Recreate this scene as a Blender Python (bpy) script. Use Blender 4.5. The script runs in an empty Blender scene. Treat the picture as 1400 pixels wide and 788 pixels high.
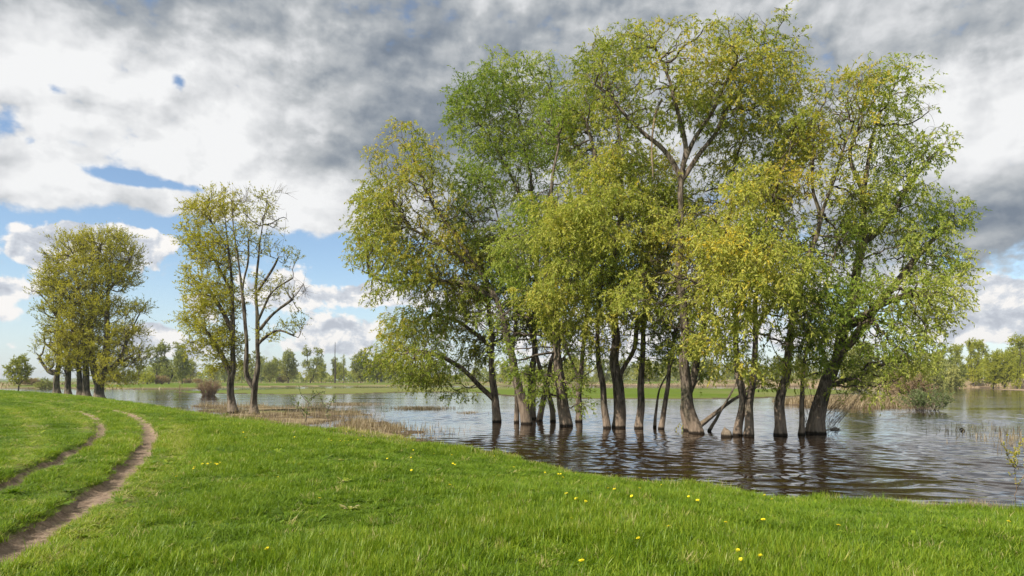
import bpy, math, random
import numpy as np
from mathutils import Vector
rng = np.random.default_rng(7); random.seed(7)
F = 933.0; HZ = 520.0; CZ = 1.6; WZ = -0.8
scene = bpy.context.scene; COL = scene.collection

# ------------------------------------------------------------------ helpers
def P(x, y, D): return np.array(((x-700)/F*D, D, CZ-(y-HZ)/F*D))
def Wd(y, H=CZ-WZ): return F*H/(y-HZ)
def smooth(a, b, x):
    t = np.clip((x-a)/(b-a), 0, 1); return t*t*(3-2*t)
def _h(i, j, k, s):
    n = (i*374761393 + j*668265263 + k*2147483647 + s*144665 + 1013) & 0xffffffff
    n = ((n ^ (n >> 13))*1274126177) & 0xffffffff
    return ((n ^ (n >> 16)) & 0xffff)/65535.0
def vn(x, y, z=None, s=0):
    x = np.asarray(x, float); y = np.asarray(y, float)
    z = np.zeros_like(x) if z is None else np.asarray(z, float)
    i = np.floor(x).astype(np.int64); j = np.floor(y).astype(np.int64); k = np.floor(z).astype(np.int64)
    u = x-i; v = y-j; w = z-k
    u = u*u*(3-2*u); v = v*v*(3-2*v); w = w*w*(3-2*w); r = 0
    for a in (0, 1):
        for b in (0, 1):
            for c in (0, 1):
                r = r + _h(i+a, j+b, k+c, s)*(u if a else 1-u)*(v if b else 1-v)*(w if c else 1-w)
    return r*2-1
def fbm(x, y, z=None, o=4, s=0):
    r = 0; a = .5
    for q in range(o):
        m = 2.03**q
        r = r + a*vn(np.asarray(x)*m+q*7.3, np.asarray(y)*m, None if z is None else np.asarray(z)*m, s+q); a *= .5
    return r
def seg_dist(x, y, pts, closed=False):
    d = np.full(x.shape, 1e9); n = len(pts)
    for i in range(n if closed else n-1):
        ax, ay = pts[i]; bx, by = pts[(i+1) % n]
        L = (bx-ax)**2+(by-ay)**2+1e-9
        t = np.clip(((x-ax)*(bx-ax)+(y-ay)*(by-ay))/L, 0, 1)
        d = np.minimum(d, np.hypot(x-ax-t*(bx-ax), y-ay-t*(by-ay)))
    return d
def sdist(x, y, pts):
    d = seg_dist(x, y, pts, True); ins = np.zeros(x.shape, bool); n = len(pts)
    for i in range(n):
        ax, ay = pts[i]; bx, by = pts[(i+1) % n]
        if ay == by: continue
        c = ((ay > y) != (by > y)) & (x < (bx-ax)*(y-ay)/(by-ay)+ax)
        ins ^= c
    return np.where(ins, d, -d)
def catmull(pts, n=8):
    pts = [np.array(p, float) for p in pts]
    q = [2*pts[0]-pts[1]]+pts+[2*pts[-1]-pts[-2]]; out = []
    for i in range(1, len(q)-2):
        for t in np.linspace(0, 1, n, endpoint=False):
            a, b, c, d = q[i-1], q[i], q[i+1], q[i+2]
            out.append(.5*((2*b)+(c-a)*t+(2*a-5*b+4*c-d)*t*t+(3*b-a-3*c+d)*t**3))
    out.append(pts[-1]); return np.array(out)

def make_mesh(name, V, Fc, smooth_=True, mats=(), midx=None, attrs=None):
    me = bpy.data.meshes.new(name); V = np.asarray(V, np.float32); me.vertices.add(len(V))
    me.vertices.foreach_set('co', V.ravel())
    if isinstance(Fc, np.ndarray): Fc = [Fc]
    Fc = [np.asarray(f, np.int32) for f in Fc if len(f)]
    if Fc:
        idx = np.concatenate([f.ravel() for f in Fc]); tot = np.concatenate([np.full(len(f), f.shape[1]) for f in Fc])
        st = np.concatenate([[0], np.cumsum(tot)[:-1]])
        me.loops.add(len(idx)); me.loops.foreach_set('vertex_index', idx)
        me.polygons.add(len(tot)); me.polygons.foreach_set('loop_start', st.astype(np.int32))
        me.polygons.foreach_set('loop_total', tot.astype(np.int32))
        me.polygons.foreach_set('use_smooth', np.full(len(tot), smooth_))
        if midx is not None: me.polygons.foreach_set('material_index', np.asarray(midx, np.int32))
    for m in mats: me.materials.append(m)
    for (an, dom, typ, data) in (attrs or []):
        a = me.attributes.new(an, typ, dom)
        a.data.foreach_set({'FLOAT': 'value', 'FLOAT_COLOR': 'color', 'FLOAT_VECTOR': 'vector', 'INT': 'value'}[typ], np.asarray(data, np.int32 if typ == 'INT' else np.float32).ravel())
    me.update(calc_edges=True); return me
def link(name, data, parent=None, loc=None):
    o = bpy.data.objects.new(name, data); COL.objects.link(o)
    if parent is not None: o.parent = parent
    if loc is not None: o.location = Vector([float(c) for c in loc])
    return o
def tag(o, label=None, cat=None, group=None, kind=None):
    if label: o['label'] = label
    if cat: o['category'] = cat
    if group: o['group'] = group
    if kind: o['kind'] = kind
    return o

# ------------------------------------------------------------------ node helper
class S:
    def __init__(s, nt, v): s.nt = nt; s.v = v
    def _m(s, op, *a, clamp=False):
        n = s.nt.nodes.new('ShaderNodeMath'); n.operation = op; n.use_clamp = clamp
        for i, q in enumerate((s,)+a):
            if isinstance(q, S): s.nt.links.new(q.v, n.inputs[i])
            else: n.inputs[i].default_value = q
        return S(s.nt, n.outputs[0])
    def __add__(s, o): return s._m('ADD', o)
    __radd__ = __add__
    def __mul__(s, o): return s._m('MULTIPLY', o)
    __rmul__ = __mul__
    def __sub__(s, o): return s._m('SUBTRACT', o)
    def __truediv__(s, o): return s._m('DIVIDE', o)
    def exp(s): return s._m('EXPONENT')
    def pw(s, o): return s._m('POWER', o)
    def mx(s, o): return s._m('MAXIMUM', o)
    def mn(s, o): return s._m('MINIMUM', o)
    def clamp(s): return s._m('ADD', 0.0, clamp=True)
def sstep(nt, a, b, x):
    n = nt.nodes.new('ShaderNodeMapRange'); n.interpolation_type = 'SMOOTHSTEP'
    n.inputs[1].default_value = a; n.inputs[2].default_value = b
    nt.links.new(x.v, n.inputs[0]); return S(nt, n.outputs[0])
def noise(nt, vec, scale, detail=4, rough=.5, dist=0.0, lac=2.0, out=0):
    n = nt.nodes.new('ShaderNodeTexNoise'); n.inputs['Scale'].default_value = scale
    n.inputs['Detail'].default_value = detail; n.inputs['Roughness'].default_value = rough
    n.inputs['Distortion'].default_value = dist; n.inputs['Lacunarity'].default_value = lac
    if vec is not None: nt.links.new(vec, n.inputs['Vector'])
    return S(nt, n.outputs[out])
def mixc(nt, f, a, b, mode='MIX'):
    n = nt.nodes.new('ShaderNodeMix'); n.data_type = 'RGBA'; n.blend_type = mode
    for s_, q in ((0, f), (6, a), (7, b)):
        if isinstance(q, S): nt.links.new(q.v, n.inputs[s_])
        elif hasattr(q, 'is_linked'): nt.links.new(q, n.inputs[s_])
        elif s_ == 0: n.inputs[0].default_value = q
        else: n.inputs[s_].default_value = (*q, 1)
    return n.outputs[2]
def comb(nt, x, y, z=0.0):
    n = nt.nodes.new('ShaderNodeCombineXYZ')
    for i, q in enumerate((x, y, z)):
        if isinstance(q, S): nt.links.new(q.v, n.inputs[i])
        else: n.inputs[i].default_value = q
    return n.outputs[0]
def vmap(nt, vec, scale):
    n = nt.nodes.new('ShaderNodeMapping'); n.inputs['Scale'].default_value = scale
    nt.links.new(vec, n.inputs[0]); return n.outputs[0]
def new_mat(name):
    m = bpy.data.materials.new(name); m.use_nodes = True; nt = m.node_tree
    b = nt.nodes['Principled BSDF']; return m, nt, b
def bump(nt, h, strength, dist, bsdf):
    n = nt.nodes.new('ShaderNodeBump'); n.inputs['Strength'].default_value = strength
    n.inputs['Distance'].default_value = dist; nt.links.new(h.v, n.inputs['Height'])
    nt.links.new(n.outputs[0], bsdf.inputs['Normal']); return n
def attr(nt, name, typ='GEOMETRY'):
    n = nt.nodes.new('ShaderNodeAttribute'); n.attribute_name = name; n.attribute_type = typ; return n
def sepz(nt, vec):
    n = nt.nodes.new('ShaderNodeSeparateXYZ'); nt.links.new(vec, n.inputs[0]); return [S(nt, o) for o in n.outputs]

# ------------------------------------------------------------------ materials
def bark_mat(name, c1, c2, silt=None, scale=3.0):
    m, nt, b = new_mat(name)
    geo = nt.nodes.new('ShaderNodeNewGeometry').outputs['Position']
    v = vmap(nt, geo, (1, 1, .22))
    n1 = noise(nt, v, scale*3, 6, .65); n2 = noise(nt, geo, 1.1, 3)
    n3 = noise(nt, v, scale*9, 3, .6)
    col = mixc(nt, sstep(nt, .38, .62, n1), c1, c2)
    col = mixc(nt, (sstep(nt, .5, .75, n2)*.5), col, (.07, .075, .035))   # moss and lichen
    if silt:
        z = sepz(nt, geo)[2]
        edge = z+(n2-.5)*1.6+(n1-.5)*.5
        f = S(nt, sstep(nt, WZ+1.5, WZ+.35, edge).v)
        col = mixc(nt, f*(n1*.9+.15), col, silt)
        wet = sstep(nt, WZ+.17, WZ+.06, z+(n1-.5)*.12)
        col = mixc(nt, wet, col, (.02, .014, .009))
    nt.links.new(col, b.inputs['Base Color']); b.inputs['Roughness'].default_value = .9
    b.inputs['Specular IOR Level'].default_value = .2
    bump(nt, n1*.7+n3*.3, 1.0, .11, b); return m
M = {}
M['bark'] = bark_mat('willow_bark', (.05, .038, .028), (.24, .19, .145), (.30, .225, .165))
M['bark_grey'] = bark_mat('grey_bark', (.045, .036, .028), (.20, .165, .125), (.27, .21, .15), 2.0)
M['bark_far'] = bark_mat('far_bark', (.04, .032, .025), (.13, .11, .085))
M['deadwood'] = bark_mat('dead_wood', (.15, .13, .11), (.42, .38, .33))
M['twig_red'] = bark_mat('red_twig', (.22, .15, .10), (.46, .34, .23))
def leaf_mat(name, cols, trans=.45, hue=1.0):
    m, nt, b = new_mat(name)
    a = attr(nt, 'tint').outputs['Fac']
    r = nt.nodes.new('ShaderNodeValToRGB'); nt.links.new(a, r.inputs[0]); cr = r.color_ramp
    while len(cr.elements) < len(cols): cr.elements.new(.5)
    for e, (p_, c) in zip(cr.elements, cols): e.position = p_; e.color = (*c, 1)
    nt.links.new(r.outputs[0], b.inputs['Base Color']); b.inputs['Roughness'].default_value = .5
    b.inputs['Specular IOR Level'].default_value = .25
    t = nt.nodes.new('ShaderNodeBsdfTranslucent')
    tc = mixc(nt, 1.0, r.outputs[0], (1.15, 1.2, .55), 'MULTIPLY'); nt.links.new(tc, t.inputs[0])
    mx = nt.nodes.new('ShaderNodeMixShader'); mx.inputs[0].default_value = trans
    nt.links.new(b.outputs[0], mx.inputs[1]); nt.links.new(t.outputs[0], mx.inputs[2])
    nt.links.new(mx.outputs[0], nt.nodes['Material Output'].inputs[0]); return m
# tint: 0 deep green .. 0.6 leaf green .. 1 yellow catkin
M['leaf'] = leaf_mat('willow_leaf', [(0, (.15, .22, .025)), (.45, (.33, .37, .05)), (.75, (.50, .49, .10)), (1, (.62, .48, .05))])
M['leaf_yellow'] = leaf_mat('willow_leaf_yellow', [(0, (.20, .26, .03)), (.4, (.40, .43, .07)), (.75, (.58, .55, .12)), (1, (.70, .53, .05))])
M['leaf_green'] = leaf_mat('fresh_green_leaf', [(0, (.13, .21, .022)), (.5, (.30, .38, .05)), (1, (.52, .53, .13))])
M['leaf_gold'] = leaf_mat('poplar_leaf', [(0, (.27, .27, .025)), (.5, (.46, .43, .05)), (1, (.62, .55, .10))])
M['leaf_pale'] = leaf_mat('pale_leaf', [(0, (.12, .16, .06)), (.5, (.22, .28, .11)), (1, (.38, .42, .24))])
M['leaf_far'] = leaf_mat('far_leaf', [(0, (.22, .25, .07)), (.5, (.36, .38, .11)), (1, (.50, .48, .16))])
M['leaf_far_yellow'] = leaf_mat('far_leaf_yellow', [(0, (.28, .31, .03)), (.5, (.43, .44, .05)), (1, (.58, .56, .10))])
M['leaf_red'] = leaf_mat('red_bud', [(0, (.24, .16, .10)), (.5, (.38, .27, .17)), (1, (.46, .36, .22))])
def grass_mat(name, ramp, trans=.35):
    m, nt, b = new_mat(name)
    t = attr(nt, 'tint', 'INSTANCER').outputs['Fac']; g = attr(nt, 'bt').outputs['Fac']
    v = S(nt, t)*.55+S(nt, g)*.45
    r = nt.nodes.new('ShaderNodeValToRGB'); nt.links.new(v.v, r.inputs[0]); cr = r.color_ramp
    while len(cr.elements) < len(ramp): cr.elements.new(.5)
    for e, (p_, c) in zip(cr.elements, ramp): e.position = p_; e.color = (*c, 1)
    nt.links.new(r.outputs[0], b.inputs['Base Color']); b.inputs['Roughness'].default_value = .45
    b.inputs['Specular IOR Level'].default_value = .3
    tr = nt.nodes.new('ShaderNodeBsdfTranslucent'); nt.links.new(mixc(nt, 1.0, r.outputs[0], (1.1, 1.2, .5), 'MULTIPLY'), tr.inputs[0])
    mx = nt.nodes.new('ShaderNodeMixShader'); mx.inputs[0].default_value = trans
    nt.links.new(b.outputs[0], mx.inputs[1]); nt.links.new(tr.outputs[0], mx.inputs[2])
    nt.links.new(mx.outputs[0], nt.nodes['Material Output'].inputs[0]); return m
M['grass'] = grass_mat('grass_blade', [(0, (.05, .105, .005)), (.45, (.155, .255, .012)), (.75, (.28, .355, .024)), (.9, (.36, .38, .07)), (1, (.5, .43, .2))])  # dark low end of the ramp paints in shade between blades
M['reed'] = leaf_mat('dry_reed', [(0, (.2, .14, .08)), (.5, (.34, .26, .16)), (1, (.48, .4, .27))], .3)
def simple(name, c, rough=.6, spec=.3):
    m, nt, b = new_mat(name); geo = nt.nodes.new('ShaderNodeNewGeometry').outputs['Position']
    n = noise(nt, geo, 60, 3); col = mixc(nt, n, tuple(q*.8 for q in c), tuple(min(1, q*1.15) for q in c))
    nt.links.new(col, b.inputs['Base Color']); b.inputs['Roughness'].default_value = rough
    b.inputs['Specular IOR Level'].default_value = spec; return m
M['petal'] = simple('dandelion_petal', (.95, .76, .02)); M['stem'] = simple('flower_stem', (.16, .2, .05))
M['feather'] = simple('duck_feather', (.035, .028, .022)); 

# ground material: soil, turf, dry grass and mud by attributes
def ground_mat():
    m, nt, b = new_mat('ground_surface')
    geo = nt.nodes.new('ShaderNodeNewGeometry').outputs['Position']
    n1 = noise(nt, geo, .35, 4); n2 = noise(nt, geo, 9, 6, .7); n3 = noise(nt, geo, 45, 4, .7); nb = noise(nt, geo, .05, 4)
    turf = mixc(nt, sstep(nt, .3, .7, n2), (.06, .10, .006), (.13, .19, .012))
    turf = mixc(nt, sstep(nt, .45, .7, n1)*.6, turf, (.15, .20, .02))
    turf = mixc(nt, sstep(nt, .35, .65, nb)*.5, turf, (.12, .16, .03))
    dry = mixc(nt, sstep(nt, .3, .7, n2), (.22, .155, .09), (.4, .3, .2))
    soil = mixc(nt, sstep(nt, .3, .7, n2), (.15, .105, .072), (.36, .27, .195))
    soil = mixc(nt, sstep(nt, .56, .66, n3), soil, (.42, .33, .25))
    mud = mixc(nt, n2, (.05, .035, .02), (.1, .07, .045))
    col = mixc(nt, S(nt, attr(nt, 'dry').outputs['Fac']), turf, dry)
    col = mixc(nt, S(nt, attr(nt, 'mud').outputs['Fac']), col, mud)
    rf = S(nt, attr(nt, 'rut').outputs['Fac'])+(n2-.5)*.5
    col = mixc(nt, sstep(nt, .3, .6, rf), col, soil)
    nt.links.new(col, b.inputs['Base Color']); b.inputs['Roughness'].default_value = .95
    b.inputs['Specular IOR Level'].default_value = .1
    bump(nt, n2*.7+n3*.3, .9, .06, b); return m
M['ground'] = ground_mat()
def water_mat():
    m, nt, b = new_mat('river_water')
    geo = nt.nodes.new('ShaderNodeNewGeometry').outputs['Position']
    rot = nt.nodes.new('ShaderNodeMapping'); rot.inputs['Rotation'].default_value = (0, 0, math.radians(14))
    rot.inputs['Scale'].default_value = (.6, 1.15, 1); nt.links.new(geo, rot.inputs[0])
    rot2 = nt.nodes.new('ShaderNodeMapping'); rot2.inputs['Rotation'].default_value = (0, 0, math.radians(-24))
    rot2.inputs['Scale'].default_value = (.55, 1.2, 1); nt.links.new(geo, rot2.inputs[0])
    a = noise(nt, rot.outputs[0], 1.7, 3, .5, .5); c = noise(nt, rot2.outputs[0], 3.1, 2, .5, .4)
    big = noise(nt, vmap(nt, geo, (.05, .16, 1)), 1.0, 3)
    calm = sstep(nt, .38, .6, big)*.75+.25
    h = (a*.65+c*.35)*calm
    b.inputs['Base Color'].default_value = (.020, .011, .005, 1); b.inputs['Roughness'].default_value = .06
    b.inputs['IOR'].default_value = 1.33
    bump(nt, h, 1.0, .035, b); return m
M['water'] = water_mat()

# ------------------------------------------------------------------ camera, sun, sky
cam = bpy.data.cameras.new('camera'); co = link('camera', cam, loc=(0, 0, CZ)); co.rotation_euler = (math.pi/2, 0, 0)
cam.lens = 36*F/1400; cam.sensor_width = 36; cam.shift_y = 126/1400; cam.clip_end = 9000; cam.clip_start = .05
scene.camera = co
scene.cycles.max_bounces = 6; scene.cycles.diffuse_bounces = 3; scene.cycles.glossy_bounces = 2; scene.cycles.transmission_bounces = 2
sun_az, sun_el = math.radians(-128), math.radians(43)   # azimuth from +Y clockwise: left and behind
sd = Vector((math.sin(sun_az)*math.cos(sun_el), math.cos(sun_az)*math.cos(sun_el), math.sin(sun_el)))
sl = bpy.data.lights.new('sun', 'SUN'); sl.energy = 5.0; sl.angle = math.radians(.6); sl.color = (1, .93, .82)
so = link('sun', sl); so.rotation_euler = sd.to_track_quat('Z', 'Y').to_euler()
scene.view_settings.view_transform = 'Standard'; scene.view_settings.look = 'None'; scene.view_settings.exposure = .39
scene.view_settings.gamma = 1
def build_world():
    w = bpy.data.worlds.new('World'); scene.world = w; w.use_nodes = True; nt = w.node_tree
    w.cycles.sampling_method = 'NONE'
    bg = nt.nodes['Background']; out = nt.nodes['World Output']
    sky = nt.nodes.new('ShaderNodeTexSky'); sky.sky_type = 'NISHITA'; sky.sun_disc = False
    sky.sun_elevation = sun_el; sky.sun_rotation = sun_az % (2*math.pi); sky.air_density = 1.0; sky.dust_density = .3; sky.ozone_density = 2.5
    nt.links.new(sky.outputs[0], bg.inputs[0]); bg.inputs[1].default_value = .12
    d = nt.nodes.new('ShaderNodeTexCoord').outputs['Generated']
    nv = nt.nodes.new('ShaderNodeVectorMath'); nv.operation = 'NORMALIZE'; nt.links.new(d, nv.inputs[0]); d = nv.outputs[0]
    X, Y, Z = sepz(nt, d)
    az = X._m('ARCTAN2', Y); el = Z._m('ABSOLUTE')._m('ARCSINE')
    U = az*9.33; V = el*9.33                      # one unit = a hundred pixels of arc near the view axis
    # domain warp
    uv0 = comb(nt, U, V)
    w1 = noise(nt, uv0, .8, 3, .45, out=1)
    sep = sepz(nt, w1.v)
    Uw = U+(sep[0]-.5)*.55; Vw = V+(sep[1]-.5)*.4
    def uvp(x, y):
        return 9.33*math.atan((x-700)/F), 9.33*math.atan((HZ-y)/math.hypot(F, x-700))
    def blobs(lst, Uq, Vq):
        tot = None
        for (x, y, rx, ry, wgt) in lst:
            u, v = uvp(x, y)
            a = (Uq-u)*(100.0/rx); b_ = (Vq-v)*(100.0/ry)
            g = ((a*a+b_*b_)*-1.0).exp()*wgt
            tot = g if tot is None else tot+g
        return tot
    # ---- high grey deck
    flat = nt.nodes.new('ShaderNodeVectorMath'); flat.operation = 'DIVIDE'
    nt.links.new(comb(nt, X, Y, 0.0), flat.inputs[0]); zz = Z._m('ABSOLUTE')+.22
    nt.links.new(comb(nt, zz, zz, 1.0), flat.inputs[1])
    nd = noise(nt, flat.outputs[0], 2.6, 9, .58, .25)
    nd2 = noise(nt, comb(nt, Uw, Vw*1.3), .75, 8, .5)
    n4b = noise(nt, comb(nt, U+.045, V*1.4-.08), 2.6, 7, .55)
    n4a = noise(nt, comb(nt, U, V*1.4), 2.6, 7, .55)
    cover = sstep(nt, 1.6, 3.0, V)*1.05 + blobs([
        (80, 265, 200, 42, .9), (330, 270, 160, 30, .7), (430, 285, 80, 30, .9), (470, 230, 130, 60, .9), (620, 300, 120, 70, .5), (900, 330, 260, 90, .45),
        (1340, 300, 150, 60, 1.1), (1250, 250, 100, 60, .7), (700, 240, 150, 60, .6),
        (165, 241, 50, 11, -1.5), (255, 256, 70, 8, -1.0), (75, 122, 13, 8, -.7), (243, 112, 10, 9, -.62), (10, 158, 16, 14, -.7), (42, 192, 12, 8, -.6),
        (20, 315, 60, 18, -1.2), (210, 300, 100, 14, -.9), (400, 335, 110, 22, -.7)], Uw*.35+U*.65, Vw*.35+V*.65)
    deck = sstep(nt, .25, .80, cover.mn(1.55)+(nd2-.5)*2.4+(n4a-.5)*1.9)
    bright = blobs([
        (90, 225, 260, 50, .42), (120, 110, 150, 50, .30), (300, 140, 170, 70, .36), (420, 285, 110, 40, .55), (250, 200, 90, 40, .2), (330, 50, 60, 20, .1), (30, 60, 70, 40, .1),
        (1370, 130, 110, 70, .45), (1300, 230, 90, 40, .42), (640, 40, 60, 30, .1), (440, 60, 40, 80, .18), (1180, 60, 100, 30, -.05),
        (520, 150, 105, 80, -.36), (560, 215, 80, 48, -.30), (450, 110, 40, 40, -.12), (470, 225, 70, 25, -.12), (640, 120, 90, 80, -.12), (280, 30, 150, 35, -.10), (180, 30, 60, 40, -.05), (190, 152, 60, 18, -.34), (245, 130, 25, 15, -.2), (95, 130, 40, 14, -.14),
        (1340, 285, 120, 34, -.36), (1380, 320, 80, 30, -.25), (1280, 300, 60, 30, -.2), (700, 10, 900, 45, -.04), (800, 60, 300, 70, -.04), (1200, 20, 200, 50, -.02), (1390, 40, 50, 25, -.1), (0, 130, 30, 20, -.1)], Uw*.5+U*.5, Vw*.5+V*.5)
    # relief: difference of the same noise towards the light
    nd3 = noise(nt, comb(nt, Uw+.11, Vw*1.3-.20), .75, 8, .5)
    relief = (nd2-nd3)
    cells = sstep(nt, .42, .60, nd2+(n4a-.5)*.35)
    bd = (bright*.92+.475+cells*.12+(nd-.5)*.12+(nd2-.5)*.36+relief*1.5+(n4a-n4b)*.30+(n4a-.5)*.16).clamp()
    deckcol = nt.nodes.new('ShaderNodeValToRGB'); nt.links.new(bd.v, deckcol.inputs[0]); e = deckcol.color_ramp.elements
    e[0].position = .08; e[0].color = (.17, .205, .255, 1); e[1].position = 1; e[1].color = (.78, .785, .79, 1)
    for p_, c in ((.32, (.28, .31, .345)), (.55, (.43, .45, .47)), (.78, (.63, .64, .655))):
        q = deckcol.color_ramp.elements.new(p_); q.color = (*c, 1)
    # ---- low cumulus
    n4 = noise(nt, comb(nt, U, V*1.25), 2.3, 9, .56, .15); n5 = noise(nt, comb(nt, U+.05, V*1.25-.11), 2.3, 9, .56, .15)
    vor = nt.nodes.new('ShaderNodeTexVoronoi'); vor.feature = 'SMOOTH_F1'; vor.inputs['Scale'].default_value = 4.5
    vor.inputs['Detail'].default_value = 2.0; vor.inputs['Smoothness'].default_value = .6
    nt.links.new(comb(nt, U, V*1.2), vor.inputs['Vector']); vo = S(nt, vor.outputs[0])
    cum = blobs([
        (95, 335, 75, 26, 1.25), (135, 318, 45, 20, .6), (205, 338, 38, 22, 1.2), (50, 345, 40, 22, .8), (460, 452, 48, 24, 1.3), (475, 470, 70, 16, .7), (370, 395, 60, 45, 1.15), (270, 420, 34, 26, .8),
        (200, 455, 28, 18, 1.1), (240, 475, 50, 18, .9), (15, 395, 62, 16, 1.0), (10, 432, 30, 14, .9), (25, 470, 80, 18, .6), (480, 405, 80, 14, .8), (520, 400, 60, 20, .5),
        (1385, 415, 60, 42, 1.3), (1340, 440, 60, 20, .9), (1270, 390, 50, 40, .9), (640, 420, 120, 50, .9), (780, 470, 120, 40, .9), (900, 430, 110, 60, .8), (1000, 400, 90, 60, .9), (1130, 360, 90, 60, .9), (700, 350, 90, 30, .5),
        (330, 480, 200, 14, .45), (1100, 470, 200, 30, .6)], U, V)
    back = sstep(nt, 1.3, 2.2, az._m('ABSOLUTE'))*.45
    fld = cum+back+(n4-.5)*1.9-vo*.35+.06
    cmask = sstep(nt, .42, .66, fld)
    shade = ((n4-n5)*4.2+.74+sstep(nt, 1.25, .5, fld)*.22-vo*.25).clamp()
    cumcol = nt.nodes.new('ShaderNodeValToRGB'); nt.links.new(shade.v, cumcol.inputs[0]); e = cumcol.color_ramp.elements
    e[0].position = .1; e[0].color = (.44, .47, .53, 1); e[1].position = .85; e[1].color = (.84, .82, .80, 1)
    q = cumcol.color_ramp.elements.new(.5); q.color = (.58, .61, .66, 1)
    veil = sstep(nt, 1.6, 0.0, V)*.55                 # pale moist air towards the horizon
    lay1 = mixc(nt, veil, (0, 0, 0), (.62, .69, .76))
    bgd = nt.nodes.new('ShaderNodeBackground'); bgd.inputs[1].default_value = .90; nt.links.new(deckcol.outputs[0], bgd.inputs[0])
    bgc = nt.nodes.new('ShaderNodeBackground'); bgc.inputs[1].default_value = .90; nt.links.new(cumcol.outputs[0], bgc.inputs[0])
    bgv = nt.nodes.new('ShaderNodeBackground'); bgv.inputs[0].default_value = (.50, .60, .70, 1)
    def ms(f, a, b_):
        n = nt.nodes.new('ShaderNodeMixShader'); nt.links.new(f.v, n.inputs[0]); nt.links.new(a, n.inputs[1]); nt.links.new(b_, n.inputs[2]); return n.outputs[0]
    s_ = ms(veil, bg.outputs[0], bgv.outputs[0])
    s_ = ms(cmask, s_, bgc.outputs[0])
    s_ = ms(deck, s_, bgd.outputs[0])
    nt.links.new(s_, out.inputs[0])
build_world()

# ------------------------------------------------------------------ terrain
def shoreD(y): return min(F*2.42/(y-HZ), F*1.68/(y-HZ)+7.5)
shore_px = [(1400, 702), (1250, 695), (1100, 686), (1000, 676), (900, 665), (800, 650), (700, 631), (600, 611), (500, 592), (440, 582), (400, 576), (350, 568), (310, 562), (270, 557), (240, 553), (200, 546.5), (160, 542), (120, 538.5), (60, 535.5), (0, 534.5), (-150, 534)]
MAIN = [(60, 11.2), (25, 11.6)]+[tuple(P(x, y, shoreD(y))[:2]) for x, y in shore_px]+[(-700, 60), (-700, -400), (400, -400), (400, 15)]
def Wp(l): return [tuple(P(x, y, Wd(y))[:2]) for x, y in l]
SHELF = Wp([(270, 552.5), (320, 554.5), (380, 555.5), (440, 557), (505, 563), (515, 573), (540, 583), (600, 600), (560, 625), (500, 618), (440, 608), (350, 590), (280, 574)])
TONGUE = Wp([(1070, 553), (1130, 558), (1200, 558), (1264, 556), (1275, 550), (1200, 546), (1130, 547), (1070, 549)])
STRIP = Wp([(222, 537), (250, 538), (300, 539), (360, 539.8), (450, 540), (500, 539), (560, 536.8), (640, 537), (680, 542), (800, 546), (950, 546.5), (1050, 545), (1150, 541), (1190, 537.5), (1180, 534), (640, 530.8), (560, 531.5), (360, 533.5), (300, 535), (222, 535.8)])
FARB = Wp([(-600, 529), (0, 531.3), (75, 531.3), (160, 532.7), (290, 532), (330, 529.8), (450, 528.3), (640, 527.8), (900, 528), (1100, 529), (1262, 530.6), (1400, 530.6), (1900, 531)])+[(4500, 5000), (-4500, 5000)]
ISLR = Wp([(1340, 532.3), (1380, 534.5), (1460, 536), (1480, 533.5), (1380, 532)])
def rutpts(l): return [tuple(P(x, y, F*1.6/(y-HZ))[:2]) for x, y in l]
RUT_R = [(-120, 800), (-40, 770), (0, 748), (60, 716), (120, 678), (170, 641), (196, 612), (204, 592), (196, 577), (178, 567.5), (150, 560.5), (110, 553.5), (60, 547), (20, 543)]
RUT_L = [(-140, 720), (-60, 688), (0, 662), (60, 636), (112, 611), (133, 597), (139, 585), (133, 575), (118, 567.5), (90, 560), (55, 553), (20, 548), (-10, 545)]
RUT_R = [tuple(p) for p in catmull([np.array(p) for p in rutpts(RUT_R)], 5)]
RUT_L = [tuple(p) for p in catmull([np.array(p) for p in rutpts(RUT_L)], 5)]
FAINT = [rutpts(l) for l in ([(-20, 553), (15, 562), (38, 575), (48, 592), (45, 612), (20, 640)], [(225, 571), (240, 583), (247, 600), (235, 625), (200, 655), (150, 700), (60, 770)], [(45, 552), (80, 562), (115, 580), (118, 590)])]
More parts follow.
